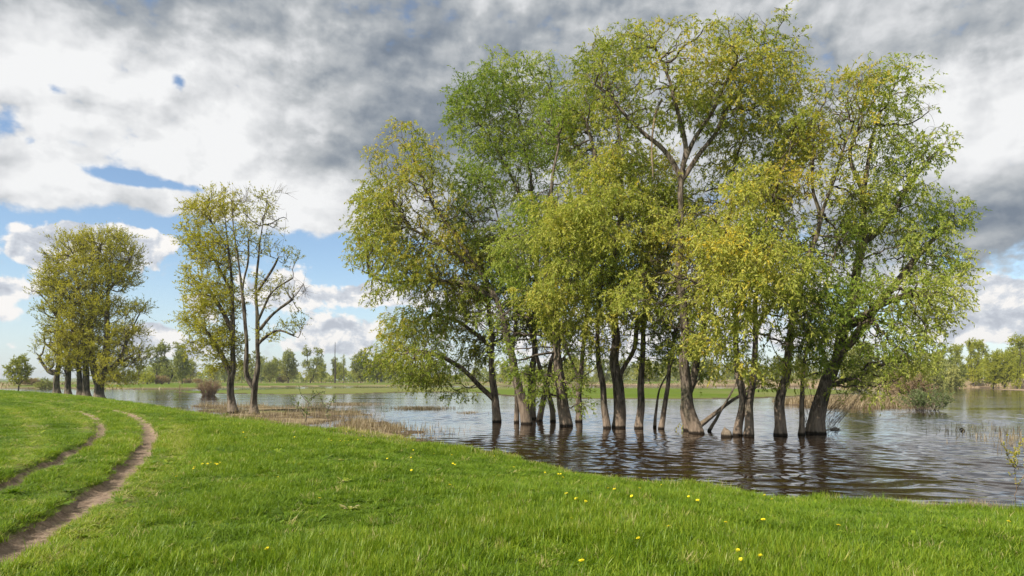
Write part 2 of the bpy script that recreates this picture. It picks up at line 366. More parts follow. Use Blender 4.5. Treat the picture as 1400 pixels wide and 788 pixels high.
def terrain(x, y, full=True):
    x = np.asarray(x, float); y = np.asarray(y, float)
    d = sdist(x, y, MAIN)+fbm(x*.35, y*.35, s=3)*.9+fbm(x*1.7, y*1.7, s=6)*.45
    z = WZ+.8*smooth(-.2, 7, d)+.06*smooth(0, .6, d)-.06+np.where(d < 0, np.maximum(d*.13, -1.3), 0)
    z = z+fbm(x*.16, y*.16, s=11)*.10*smooth(1, 8, d)+fbm(x*.9, y*.9, s=5)*.035*smooth(0, 3, d)
    dl = [d]
    for poly, hh, wd in ((SHELF, .07, 2.5), (TONGUE, .25, 3), (STRIP, .4, 12), (FARB, 1.0, 40), (ISLR, .12, 5)):
        q = sdist(x, y, poly)+fbm(x*.2, y*.2, s=21)*(.8 if hh < .3 else 1.5); dl.append(q)
        if poly is FARB:
            hh = 1.0+1.35*smooth(60, 130, x-0*y)
            wd = 14
        z2 = WZ-.02+hh*smooth(-.3, wd, q)+np.where(q < 0, np.maximum(q*.12, -1.3), 0)+fbm(x*.06, y*.06, s=31)*.12*smooth(2, 25, q)+(fbm(x*.5, y*.5, s=33)*.16 if poly is SHELF else 0)
        z = np.maximum(z, z2)
    near = (np.hypot(x, y) < 140)
    rut = np.zeros(x.shape); fa = np.zeros(x.shape)
    if near.any():
        xn, yn = x[near], y[near]
        w = fbm(xn*1.6, yn*1.6, s=8)*.13
        dr = seg_dist(xn, yn, RUT_R)+w; dL = seg_dist(xn, yn, RUT_L)+w
        r = np.maximum(1-smooth(.15, .36, dr), 1-smooth(.12, .31, dL))
        br = .55+.45*smooth(-.25, .15, fbm(xn*.25, yn*.25, s=77)+.28*(np.hypot(xn, yn) < 26))
        rut[near] = r*br
        z[near] = z[near]-.14*r+.025*np.exp(-((np.minimum(dr, dL)-.42)/.12)**2)
        f = np.zeros(xn.shape)
        for pl in FAINT: f = np.maximum(f, np.exp(-(seg_dist(xn, yn, pl)/.35)**2))
        mid = np.exp(-(seg_dist(xn, yn, RUT_R)/1.1)**2)*.35
        fa[near] = np.maximum(f*.9, mid)
    return z, d, dl, rut, fa
def hz(x, y): return float(terrain(np.array([x]), np.array([y]))[0][0])
def ground_px(x, y):
    D = F*1.6/(y-HZ)
    for _ in range(12):
        z = hz((x-700)/F*D, D); D = .5*D+.5*F*(CZ-z)/(y-HZ)
    return np.array(((x-700)/F*D, D, hz((x-700)/F*D, D)))

def build_ground():
    a1 = np.radians(np.concatenate([np.linspace(-180, -56, 40, endpoint=False), np.linspace(-56, 56, 620, endpoint=False), np.linspace(56, 180, 40, endpoint=False)]))
    rr = np.concatenate([np.linspace(.8, 4.5, 8, endpoint=False), np.exp(np.linspace(math.log(4.5), math.log(60), 330, endpoint=False)), np.exp(np.linspace(math.log(60), math.log(4500), 170))])
    A, R = np.meshgrid(a1, rr, indexing='ij'); x = R*np.sin(A); y = R*np.cos(A)
    z, d, dl, rut, fa = terrain(x.ravel(), y.ravel())
    nA, nR = A.shape; V = np.stack([x.ravel(), y.ravel(), z], 1)
    V = np.vstack([V, [[0, 0, float(z[0])]]]); i, j = np.meshgrid(np.arange(nA), np.arange(nR-1), indexing='ij')
    i2 = (i+1) % nA; q = np.stack([i*nR+j, i*nR+j+1, i2*nR+j+1, i2*nR+j], -1).reshape(-1, 4)
    k = np.arange(nA); tri = np.stack([np.full(nA, nA*nR), k*nR, ((k+1) % nA)*nR], 1)
    xf, yf = x.ravel(), y.ravel()
    land = d
    dry = np.maximum(1-smooth(.15, .9, land), fa*.45*(land > 1))
    sh, tg, st, fb, ir = dl[1:]
    dry = np.where((sh > 0) | (tg > 0) | (ir > 0), 1, dry)
    dry = np.where(st > -2, np.maximum(1-smooth(0, 3, st), .3*smooth(-.3, .45, fbm(xf*.05, yf*.03, s=52))), dry)
    lf = smooth(250, 60, yf)*0+smooth(40, -20, xf)
    fbd = np.maximum((1-smooth(4-3*lf, 22-14*lf, fb)), smooth(.02, .35, fbm(xf*.018, yf*.018, s=50)-.10*smooth(0, -60, xf))*.9)
    dry = np.where(fb > -2, fbd, dry)
    mud = np.maximum((np.asarray(z) < WZ+.05)*.9, np.where(sh > -1, smooth(-.15, .25, fbm(xf*.45, yf*.45, s=56))*.75, 0))
    dry = np.where((sh > 0) & (d < 0), .85-.5*smooth(0, .3, fbm(xf*.3, yf*.3, s=57)), dry)
    e0 = lambda v: np.append(v, 0.0)
    me = make_mesh('ground', V, [q[:, ::-1], tri[:, ::-1]], True, [M['ground']], None, [('dry', 'POINT', 'FLOAT', e0(dry)), ('mud', 'POINT', 'FLOAT', e0(mud)), ('rut', 'POINT', 'FLOAT', e0(rut))])
    # make sure normals face up
    if me.polygons[0].normal.z < 0: me.flip_normals()
    o = link('ground', me); tag(o, 'grassy river bank with wheel ruts and the flat meadows across the flood water', None, None, 'structure')
build_ground()
def build_water():
    az = np.radians(np.concatenate([np.linspace(-180, -42, 30, endpoint=False), np.linspace(-42, 48, 620, endpoint=False), np.linspace(48, 180, 30, endpoint=False)]))
    rr = np.concatenate([np.exp(np.linspace(math.log(8.5), math.log(75), 640, endpoint=False)), np.exp(np.linspace(math.log(75), math.log(6000), 40))])
    A, Rr = np.meshgrid(az, rr, indexing='ij'); x = (Rr*np.sin(A)).ravel(); y = (Rr*np.cos(A)).ravel(); r = Rr.ravel()
    wx = x+.5*vn(x*.5, y*.5, s=301); wy = y+.5*vn(x*.5+9, y*.5, s=302)
    h = np.zeros(len(x)); g = np.random.default_rng(12)
    for k in range(30):
        lam = g.uniform(.24, 1.05); th = math.radians(g.choice([72, 108, 95, 60])+g.normal(0, 13)); kx, ky = math.cos(th)*6.283/lam, math.sin(th)*6.283/lam
        amp = .0037*lam**.95*(.35+.65*(vn(x*.13+k*3.1, y*.13, s=310+k)*.5+.5)*2); ph = kx*wx+ky*wy+g.uniform(0, 6.283)
        h += amp*(np.sin(ph)+.22*np.sin(2*ph+.5))
    h += .010*fbm(x*1.1, y*2.0, s=340)
    calm = .45+.75*smooth(-.3, .3, fbm(x*.03, y*.09, s=350, o=3))
    h = h*calm*(1-smooth(50, 74, r))*(1-.55*smooth(22, 45, r))
    nA, nR = A.shape; i, j = np.meshgrid(np.arange(nA), np.arange(nR-1), indexing='ij'); i2 = (i+1) % nA
    q = np.stack([i*nR+j, i*nR+j+1, i2*nR+j+1, i2*nR+j], -1).reshape(-1, 4)
    me = make_mesh('water', np.stack([x, y, WZ+h], 1), q[:, ::-1], True, [M['water']])
    if me.polygons[0].normal.z < 0: me.flip_normals()
    tag(link('water', me), 'brown rippled flood water around the trees', None, None, 'structure')
build_water()

# ------------------------------------------------------------------ grass
def blade_clump(n, rad, hmin, hmax, wid, seed, lean=.35, segs=2, curl=.5):
    r = np.random.default_rng(seed); V = []; T = []; Q = []; bt = []
    for _ in range(n):
        a = r.uniform(0, 2*math.pi); q = rad*math.sqrt(r.uniform()); bx, by = q*math.cos(a), q*math.sin(a)
        h = r.uniform(hmin, hmax); d = r.uniform(0, 2*math.pi); ln = r.uniform(.05, lean)*h; w = wid*r.uniform(.6, 1.3)
        dx, dy = math.cos(d), math.sin(d); wx, wy = -dy*w*.5, dx*w*.5; t_ = r.uniform(); b0 = len(V)
        cu = r.uniform(0, curl)
        for s_ in range(segs):
            f = s_/segs; o = ln*f**1.6*(1+cu)
            zz = h*f*(1-.25*cu*f); k = 1-.35*f
            V += [(bx+dx*o-wx*k, by+dy*o-wy*k, zz), (bx+dx*o+wx*k, by+dy*o+wy*k, zz)]
        V.append((bx+dx*ln*(1+cu), by+dy*ln*(1+cu), h*(1-.3*cu)))
        for s_ in range(segs-1):
            Q.append((b0+2*s_, b0+2*s_+1, b0+2*s_+3, b0+2*s_+2)); bt.append(t_)
        T.append((b0+2*segs-2, b0+2*segs-1, b0+2*segs))
        bt2 = t_; T[-1] = T[-1]; V[-1] = V[-1]; bt.append(-bt2-1)
    # faces order: quads first then triangles
    bq = [b for b in bt if b >= 0]; btt = [-b-1 for b in bt if b < 0]
    return np.array(V), ([np.array(Q)] if Q else [])+[np.array(T)], np.array(bq+btt)
def scatter_gn(name, pts, rot, scl, idx, tint, protos, mat):
    col = bpy.data.collections.new(name+'_blades')
    for k, (V, Fc, bt) in enumerate(protos):
        me = make_mesh('%s_tuft' % name, V, Fc, False, [mat], None, [('bt', 'FACE', 'FLOAT', bt)])
        ob = bpy.data.objects.new('%s_tuft_%02d' % (name, k), me); col.objects.link(ob)
    me = make_mesh(name, pts, [], attrs=[('rot', 'POINT', 'FLOAT_VECTOR', rot), ('scl', 'POINT', 'FLOAT_VECTOR', scl), ('tint', 'POINT', 'FLOAT', tint), ('idx', 'POINT', 'INT', idx)])
    o = link(name, me); ng = bpy.data.node_groups.new(name+'_scatter', 'GeometryNodeTree')
    ng.interface.new_socket('Geometry', in_out='INPUT', socket_type='NodeSocketGeometry')
    ng.interface.new_socket('Geometry', in_out='OUTPUT', socket_type='NodeSocketGeometry')
    N = ng.nodes.new; L = ng.links.new
    gi = N('NodeGroupInput'); go = N('NodeGroupOutput'); ip = N('GeometryNodeInstanceOnPoints'); ci = N('GeometryNodeCollectionInfo')
    ci.inputs[0].default_value = col; ci.inputs[1].default_value = True; ci.inputs[2].default_value = True
    m2p = N('GeometryNodeMeshToPoints')
    def na(nm, t):
        n = N('GeometryNodeInputNamedAttribute'); n.data_type = t; n.inputs[0].default_value = nm; return n.outputs[0]
    L(gi.outputs[0], m2p.inputs[0]); L(m2p.outputs[0], ip.inputs['Points']); L(ci.outputs[0], ip.inputs['Instance'])
    ip.inputs['Pick Instance'].default_value = True
    L(na('idx', 'INT'), ip.inputs['Instance Index']); L(na('rot', 'FLOAT_VECTOR'), ip.inputs['Rotation']); L(na('scl', 'FLOAT_VECTOR'), ip.inputs['Scale'])
    L(ip.outputs[0], go.inputs[0])
    md = o.modifiers.new('scatter', 'NODES'); md.node_group = ng; return o
def build_grass():
    protos = [blade_clump(42, .10, .06, .18, .0065, 10+k, .75, 3, .8) for k in range(5)]
    protos += [blade_clump(38, .10, .10, .24, .0065, 30+k, .5, 3, .5) for k in range(3)]
    protos += [blade_clump(36, .11, .03, .08, .008, 50+k, 1.2, 2, .9) for k in range(3)]
    def weed(n, L, w, seed):
        r = np.random.default_rng(seed); V = []; Q = []; T = []; bq = []; bt = []
        for k in range(n):
            a = k*6.283/n+r.normal(0, .3); c, s_ = math.cos(a), math.sin(a); l = L*r.uniform(.6, 1.1); b0 = len(V); t_ = r.uniform()
            for f, ww, z in ((.05, .2, 0), (.4, .8, .35), (.75, 1, .5)):
                V += [(c*l*f-s_*w*ww*.5, s_*l*f+c*w*ww*.5, z*l), (c*l*f+s_*w*ww*.5, s_*l*f-c*w*ww*.5, z*l)]
            V.append((c*l, s_*l, .42*l)); Q += [(b0, b0+1, b0+3, b0+2), (b0+2, b0+3, b0+5, b0+4)]; T.append((b0+4, b0+5, b0+6)); bq += [t_, t_]; bt.append(t_)
        return np.array(V), [np.array(Q), np.array(T)], np.array(bq+bt)
    protos += [weed(11, .16, .035, 5), weed(16, .11, .028, 6)]
    out = []
    # density falls with distance as 1/r^1.5
    for (r0, r1) in ((3.0, 160.0),):
        n = 230000; u = rng.uniform(size=n)
        p = .45; r = (r0**p+u*(r1**p-r0**p))**(1/p)
        a = rng.uniform(-1.02, .95, n)
        out.append((r*np.sin(a), r*np.cos(a), r))
    x = np.concatenate([o[0] for o in out]); y = np.concatenate([o[1] for o in out]); r = np.concatenate([o[2] for o in out])
    z, d, dl, rut, fa = terrain(x, y)
    rb = rut+fbm(x*5, y*5, s=60)*.5
    keep = ((d > .12) | ((d > -.35) & (rng.uniform(size=len(x)) < .35))) & (rb < .33) & (z > WZ-.06)
    x, y, z, r, d, fa, rut = [q[keep] for q in (x, y, z, r, d, fa, rut)]
    n = len(x); big = np.clip((r/9)**.55, 1, 3.6)
    patch = fbm(x*.8, y*.8, s=70); patch2 = fbm(x*.22, y*.22, s=71); patch3 = fbm(x*2.5, y*2.5, s=72)
    s_ = (.85+.5*patch+.35*patch2)*rng.uniform(.75, 1.25, n)
    ex = smooth(-.1, 3, d)
    s_ = s_*(1-.5*np.clip(fa*1.2+rut, 0, 1))*(.8+.25*(1-ex))
    ang = np.stack([rng.normal(0, .12, n), rng.normal(0, .12, n), rng.uniform(0, 6.283, n)], 1)
    left = smooth(-1, -12, x)
    sc = np.stack([big, big, s_*(1+.25*(big-1))*(1-.25*left)], 1)
    idx = np.where(patch+rng.normal(0, .2, n) < -.12, rng.integers(8, 11, n), np.where(patch2+rng.normal(0, .2, n) > .12, rng.integers(5, 8, n), rng.integers(0, 5, n)))
    wd = rng.uniform(size=n) < .035*(patch2 < .1)*(d > 1); idx = np.where(wd, rng.integers(11, 13, n), idx); sc = np.where(wd[:, None], np.clip(sc, .5, 1.3)*np.array([1, 1, 1.2]), sc)
    tint = .40+.42*patch2+.38*patch+.30*patch3+rng.normal(0, .10, n)+.45*fa+.15*left*0+.35*rut
    dryr = rng.uniform(size=n) < (.045+.25*np.clip(fa, 0, 1)*.6+.5*(1-smooth(.1, .7, d)))
    tint = np.where(dryr, rng.uniform(.95, 1.5, n), np.clip(tint, 0, 1.0))
    o = scatter_gn('grass', np.stack([x, y, z-.01], 1), ang, sc, idx, tint, protos, M['grass'])
    tag(o, 'lush bright green spring grass covering the near bank', 'grass', None, 'stuff')
build_grass()

def blades_mesh(x, y, z, h, w, lean, tint):
    n = len(x); a = rng.uniform(0, 6.283, n); dx, dy = np.cos(a), np.sin(a); w = w*rng.uniform(.6, 1.3, n)
    l = lean*h*rng.uniform(.1, 1, n)
    b = np.stack([x, y, z], 1); wx = np.stack([-dy*w/2, dx*w/2, 0*x], 1); m = b+np.stack([dx*l*.4, dy*l*.4, h*.55], 1); t = b+np.stack([dx*l, dy*l, h], 1)
    V = np.stack([b-wx, b+wx, m+wx*.8, m-wx*.8, t], 1).reshape(-1, 3); k = np.arange(n)*5
    return V, [np.stack([k, k+1, k+2, k+3], 1), np.stack([k+3, k+2, k+4], 1)], np.concatenate([tint, tint])
def patch_obj(name, label, cat, x, y, z, h, w, lean, mat='reed', group=None, tint=None):
    tint = rng.uniform(0, 1, len(x)) if tint is None else tint
    V, Fc, t = blades_mesh(x, y, z, h, w, lean, tint)
    o = link(name, make_mesh(name, V, Fc, False, [M[mat]], None, [('tint', 'FACE', 'FLOAT', t)]))
    tag(o, label, cat, group, 'stuff'); return o
def in_poly_pts(poly, n):
    xs = [p[0] for p in poly]; ys = [p[1] for p in poly]
    x = rng.uniform(min(xs), max(xs), n); y = rng.uniform(min(ys), max(ys), n)
    return x, y
def build_reeds():
    # marsh shelf left of the grove
    x, y = in_poly_pts(SHELF, 60000); q = sdist(x, y, SHELF)
    dens = smooth(-1.5, 1.5, q+fbm(x*.4, y*.4, s=90)*3)*(.15+smooth(-.2, .3, fbm(x*.7, y*.7, s=91)))
    k = rng.uniform(size=len(x)) < dens*.5; x, y = x[k], y[k]; z = np.maximum(terrain(x, y)[0], WZ-.15)
    big = smooth(.1, .35, fbm(x*.5, y*.5, s=92))
    patch_obj('dry_reeds', 'low tan dry reeds on the marshy shelf between green bank and water', 'reeds', x, y, z, (.25+.35*big)*rng.uniform(.5, 1.2, len(x)), .02, .6)
    # sparse tufts standing in the water, further right
    xs, ys, hs = [], [], []
    for (px, py, rx, ry, n, h) in ((492, 583, 22, 5, 900, .5), (533, 589, 16, 4, 450, .45), (475, 553, 38, 1.2, 1600, .25), (575, 559, 34, 1.4, 1500, .3), (640, 565, 14, 1, 200, .2), (560, 586, 30, 6, 120, .3), (600, 590, 35, 6, 80, .25), (1330, 590, 50, 10, 160, .3), (1380, 600, 25, 12, 160, .35), (1300, 543, 60, 2, 400, .25)):
        for _ in range(n):
            yy = py+ry*random.gauss(0, .6); p = P(px+rx*random.gauss(0, .6), yy, Wd(max(yy, 535))); xs.append(p[0]); ys.append(p[1]); hs.append(h)
    xs, ys, hs = map(np.array, (xs, ys, hs))
    patch_obj('water_reeds', 'sparse brown reed tufts standing in the open water', 'reeds', xs, ys, np.full(len(xs), WZ-.05), hs*rng.uniform(.5, 1.2, len(xs)), .022, .5)
    # tongue
    x, y = in_poly_pts(TONGUE, 42000); k = sdist(x, y, TONGUE)+fbm(x*.3, y*.3, s=95)*2 > 0; x, y = x[k], y[k]; z = terrain(x, y)[0]
    patch_obj('dry_grass', 'pale tan dry grass on the low spit behind the leaning willow', 'dry grass', x, y, z, .55*rng.uniform(.4, 1.1, len(x)), .045, .9)
    # near shore edge: dry straw right of the grove
    n = 5200; px = np.abs(rng.normal(0, 1, n)); px = 1235+rng.uniform(0, 190, n); D = 13.0+rng.normal(0, .35, n)
    x = (px-700)/F*D; y = D; zz, d = terrain(x, y)[:2]; k = (zz > WZ-.05) & (d > -.3) & (d < .9) & (fbm(x*1.5, y*1.5, s=98) > -.05); x, y, zz = x[k], y[k], zz[k]
    patch_obj('straw_grass', 'bleached dry straw at the near waterline on the right', 'dry grass', x, y, zz, .2*rng.uniform(.4, 1.1, len(x)), .008, .9)
    # far bank dry grass + strip grass texture
    n = 60000; u = rng.uniform(size=n); px = rng.uniform(-60, 1460, n); D = np.exp(rng.uniform(math.log(150), math.log(420), n)); x = (px-700)/F*D; y = D
    z, d, dl = terrain(x, y)[:3]; fb = dl[4]; ok = (fb > .5) & (rng.uniform(size=n) < np.where(px < 700, .25, 1)) & ((fb < np.where(px < 700, 4, 14)) | (fbm(x*.018, y*.018, s=50)+.08 > .1)) & (z > WZ)
    x, y, z = x[ok], y[ok], z[ok]
    patch_obj('bank_grass', 'tan and rusty dry grass along the far bank', 'dry grass', x, y, z, rng.uniform(.3, .9, len(x)), .28, .9)
build_reeds()

# ------------------------------------------------------------------ trees
def resample(pts, step):
    c = catmull(pts, 10); L = np.concatenate([[0], np.cumsum(np.linalg.norm(np.diff(c, axis=0), axis=1))])
    n = max(2, int(round(L[-1]/step))+1); t = np.linspace(0, L[-1], n)
    return np.stack([np.interp(t, L, c[:, k]) for k in range(3)], 1)
def skeleton(guides, lobes, step, kill, dens, seed, wob=.05, sag=0.0):
    r = np.random.default_rng(seed)
    pos = []; par = []
    for gi, g in enumerate(guides):
        p = resample(g, step)
        ph = r.uniform(0, 50, 2); tt = np.arange(len(p))*step
        fade = np.clip(tt/1.0, 0, 1)
        p = p+np.stack([vn(tt*.8+ph[0], tt*0, s=gi), vn(tt*.8+ph[1], tt*0+9, s=gi), 0*tt], 1)*wob*fade[:, None]*2
        if gi == 0:
            for k, q in enumerate(p): pos.append(q); par.append(k-1)
        else:
            A = np.array(pos); i = int(np.argmin(np.linalg.norm(A-p[0], axis=1)))
            s0 = 1
            prev = i
            for q in p[s0:]:
                pos.append(q); par.append(prev); prev = len(pos)-1
    ng = len(pos)
    att = []
    for (c, rad, wgt) in lobes:
        n = max(6, int(4.19*rad[0]*rad[1]*rad[2]*dens*wgt)); d = r.normal(size=(n, 3)); d /= np.linalg.norm(d, axis=1)[:, None]
        att.append(c+d*rad*(r.uniform(size=(n, 1))**(1/2.4)))
    if att:
        A = np.concatenate(att); Pn = np.array(pos)
        # nearest
        noelig = r.uniform(size=ng) < .72; noelig[-1] = False; noelig[min(3, ng-1)] = False
        near = np.zeros(len(A), int); nd = np.full(len(A), 1e9)
        def upd(lo, hi):
            nonlocal near, nd
            B = Pn[lo:hi].copy()
            if hi <= ng: B[noelig[lo:hi]] = 1e6
            for s_ in range(0, len(B), 400):
                dd = np.linalg.norm(A[:, None, :]-B[None, s_:s_+400, :], axis=2); j = dd.argmin(1); m = dd[np.arange(len(A)), j]
                b = m < nd; near[b] = lo+s_+j[b]; nd[b] = m[b]
        upd(min(3, len(Pn)-1), len(Pn)); kids = {}
        for it in range(150):
            alive = nd > kill; A = A[alive]; near = near[alive]; nd = nd[alive]
            if len(A) == 0: break
            v = A-Pn[near]; v /= np.linalg.norm(v, axis=1)[:, None]+1e-9
            u, inv = np.unique(near, return_inverse=True); sm = np.zeros((len(u), 3)); np.add.at(sm, inv, v)
            sm += r.normal(0, .25, sm.shape)
            # keep going in the parent's direction for a smooth limb
            pa = np.array([par[i] for i in u]); pd = np.where((pa >= 0)[:, None], Pn[u]-Pn[np.maximum(pa, 0)], 0)
            pd /= np.linalg.norm(pd, axis=1)[:, None]+1e-9
            perm = r.permutation(len(inv)); pick = np.zeros(len(u), int); pick[inv[perm]] = perm
            hask = np.array([i in kids or i < ng-1 for i in u])
            sm = sm/(np.linalg.norm(sm, axis=1)[:, None]+1e-9)+pd*.55+np.array([0, 0, .10-sag])
            sm = np.where(hask[:, None], v[pick]+pd*.15, sm)
            sm /= np.linalg.norm(sm, axis=1)[:, None]+1e-9
            new = Pn[u]+sm*step; ok = np.ones(len(u), bool)
            for k, i in enumerate(u):
                for c in kids.get(i, []):
                    if np.linalg.norm(c-new[k]) < step*.35: ok[k] = False
                if ok[k]: kids.setdefault(i, []).append(new[k])
            bad = ~ok
            if bad.any():
                rm = np.zeros(len(A), bool); rm[pick[bad]] = True; A = A[~rm]; near = near[~rm]; nd = nd[~rm]
            if ok.any():
                lo = len(Pn); Pn = np.vstack([Pn, new[ok]]); par += list(u[ok])
                if len(A): upd(lo, len(Pn))
            if len(Pn) > 9000: break
        pos = Pn
    return np.array(pos), np.array(par), ng
def tubes(pos, par, rad, mincls=((.10, 14), (.035, 8), (.012, 5), (0, 3)), gnarl=.12, base_z=None, flare=.5):
    n = len(pos); main = np.full(n, -1)
    order = np.argsort(rad)
    for i in order:
        if par[i] >= 0: main[par[i]] = i
    dirs = np.zeros((n, 3)); has = par >= 0
    dirs[has] = pos[has]-pos[par[has]]
    hm = main >= 0; dirs[hm] += pos[main[hm]]-pos[hm]
    dirs /= np.linalg.norm(dirs, axis=1)[:, None]+1e-9
    ref = np.tile(np.array([.31, .95, .05]), (n, 1)); alt = np.abs((dirs*ref).sum(1)) > .93; ref[alt] = (1, 0, .1)
    e1 = np.cross(dirs, ref); e1 /= np.linalg.norm(e1, axis=1)[:, None]+1e-9; e2 = np.cross(dirs, e1)
    cls = np.zeros(n, int)
    for ci, (t, _) in enumerate(mincls): cls[(rad <= (mincls[ci-1][0] if ci else 1e9)) & (rad > t)] = ci
    Vs = []; Fs = []; off = 0
    for ci, (t, sd_) in enumerate(mincls):
        ids = np.nonzero(has & (cls == ci))[0]
        if len(ids) == 0: continue
        key = {}; nodes = []; rr = []; bb = []
        pa = par[ids]; share = (main[pa] == ids) & (cls[pa] == ci)
        ang = np.arange(sd_)/sd_*2*math.pi; ca, sa = np.cos(ang), np.sin(ang)
        m = len(ids); loc_end = np.arange(m); mp = np.full(n, -1); mp[ids] = loc_end
        need = ~share | (mp[pa] < 0)
        st = np.where(need, 0, mp[pa]); extra = np.nonzero(need)[0]; st[extra] = m+np.arange(len(extra))
        ring_node = np.concatenate([ids, pa[extra]]); ring_r = np.concatenate([rad[ids], np.minimum(rad[ids[extra]]*1.15, rad[pa[extra]])])
        c = pos[ring_node]; R = ring_r[:, None]
        if sd_ >= 8:
            hh = c[:, 2:3]-(base_z if base_z is not None else -99)
            lob = vn((ca*1.7)[None, :]+c[:, :1]*0+c[:, 2:3]*.15, (sa*1.7)[None, :]+c[:, 2:3]*.12, c[:, 2:3]*.9+c[:, :1], s=4)
            R = R*(1+gnarl*1.6*lob)*(1+flare*np.exp(-np.clip(hh, 0, 99)/.45)*(1+.5*lob))
        V = c[:, None, :]+e1[ring_node][:, None, :]*(ca[None, :]*R)[:, :, None]+e2[ring_node][:, None, :]*(sa[None, :]*R)[:, :, None]
        Vs.append(V.reshape(-1, 3)); k = np.arange(sd_); k2 = (k+1) % sd_
        a = off+st[:, None]*sd_; b = off+loc_end[:, None]*sd_
        Fs.append(np.stack([a+k, a+k2, b+k2, b+k], -1).reshape(-1, 4)); off += V.shape[0]*sd_
    return np.vstack(Vs), np.vstack(Fs)
def pipe(par, n, rt, r0, p):
    v = np.zeros(n)
    for i in range(n-1, -1, -1):
        if v[i] == 0: v[i] = 1.0
        if par[i] >= 0: v[par[i]] += v[i]
    v = v**(1/p); mx = v[0]
    return rt+(v-1)*(r0-rt)/max(mx-1, 1e-6)
def twigs(pos, par, rad, sel, n_per, tl, droop, seed, leaf_l, leaf_w, n_leaf, tint_f, stemr=.004, seg=3, updir=.2):
    """fine shoots with leaves at the chosen nodes: returns stem geometry, leaf geometry and leaf tints"""
    r = np.random.default_rng(seed); ids = np.repeat(sel, n_per); ids = ids[r.permutation(len(ids))]; m = len(ids)
    base = pos[ids]; pd = base-pos[np.maximum(par[ids], 0)]; pd /= np.linalg.norm(pd, axis=1)[:, None]+1e-9
    base = base-pd*r.uniform(0, .3, (m, 1))
    d = pd*.8+r.normal(0, .65, (m, 3))+np.array([0, 0, updir]); d /= np.linalg.norm(d, axis=1)[:, None]
    L = tl*r.uniform(.45, 1.3, m); pts = [base]; dirs = []
    for s_ in range(seg):
        dd = d+np.array([0, 0, -droop])*(s_+.5)/seg*1.6; dd /= np.linalg.norm(dd, axis=1)[:, None]
        dirs.append(dd); pts.append(pts[-1]+dd*(L/seg)[:, None])
    pts = np.stack(pts, 1); dirs = np.stack(dirs, 1)
    # stems as 3-sided tubes
    side = np.cross(dirs[:, 0], r.normal(size=(m, 3))); side /= np.linalg.norm(side, axis=1)[:, None]+1e-9
    up2 = np.cross(dirs[:, 0], side); rings = []
    for s_ in range(seg+1):
        q = stemr*(1-.7*s_/seg)
        rings.append(np.stack([pts[:, s_]+side*q, pts[:, s_]-side*q*.5+up2*q*.87, pts[:, s_]-side*q*.5-up2*q*.87], 1))
    SV = np.stack(rings, 1).reshape(-1, 3); k = (np.arange(m)*(seg+1)*3)[:, None, None]; s3 = (np.arange(seg)*3)[None, :, None]; j = np.arange(3)[None, None, :]; j2 = (j+1) % 3
    SF = np.stack([k+s3+j, k+s3+j2, k+s3+3+j2, k+s3+3+j], -1).reshape(-1, 4)
    # leaves
    N = m*n_leaf; t = r.uniform(.12, 1.0, (m, n_leaf)); f = t*seg; si = np.minimum(f.astype(int), seg-1); fr = (f-si)[..., None]
    ii = np.arange(m)[:, None]
    lp = (pts[ii, si]*(1-fr)+pts[ii, si+1]*fr).reshape(-1, 3); ld = dirs[ii, si].reshape(-1, 3)
    o = ld*.7+r.normal(0, .55, (N, 3))+np.array([0, 0, -.35*droop]); o /= np.linalg.norm(o, axis=1)[:, None]
    w = np.cross(o, r.normal(size=(N, 3))); w /= np.linalg.norm(w, axis=1)[:, None]+1e-9
    nn = np.cross(o, w)
    ll = (leaf_l*r.uniform(.6, 1.3, N))[:, None]; ww = (leaf_w*r.uniform(.6, 1.3, N))[:, None]
    a = lp; b = lp+o*ll*.45+w*ww*.5+nn*ll*.05; c = lp+o*ll; d_ = lp+o*ll*.45-w*ww*.5+nn*ll*.05
    LV = np.stack([a, b, c, d_], 1).reshape(-1, 3); LF = np.arange(N*4).reshape(-1, 4)
    tw = tint_f(base, r); tint = np.repeat(tw, n_leaf)+r.normal(0, .13, N)
    return SV, SF, LV, LF, tint
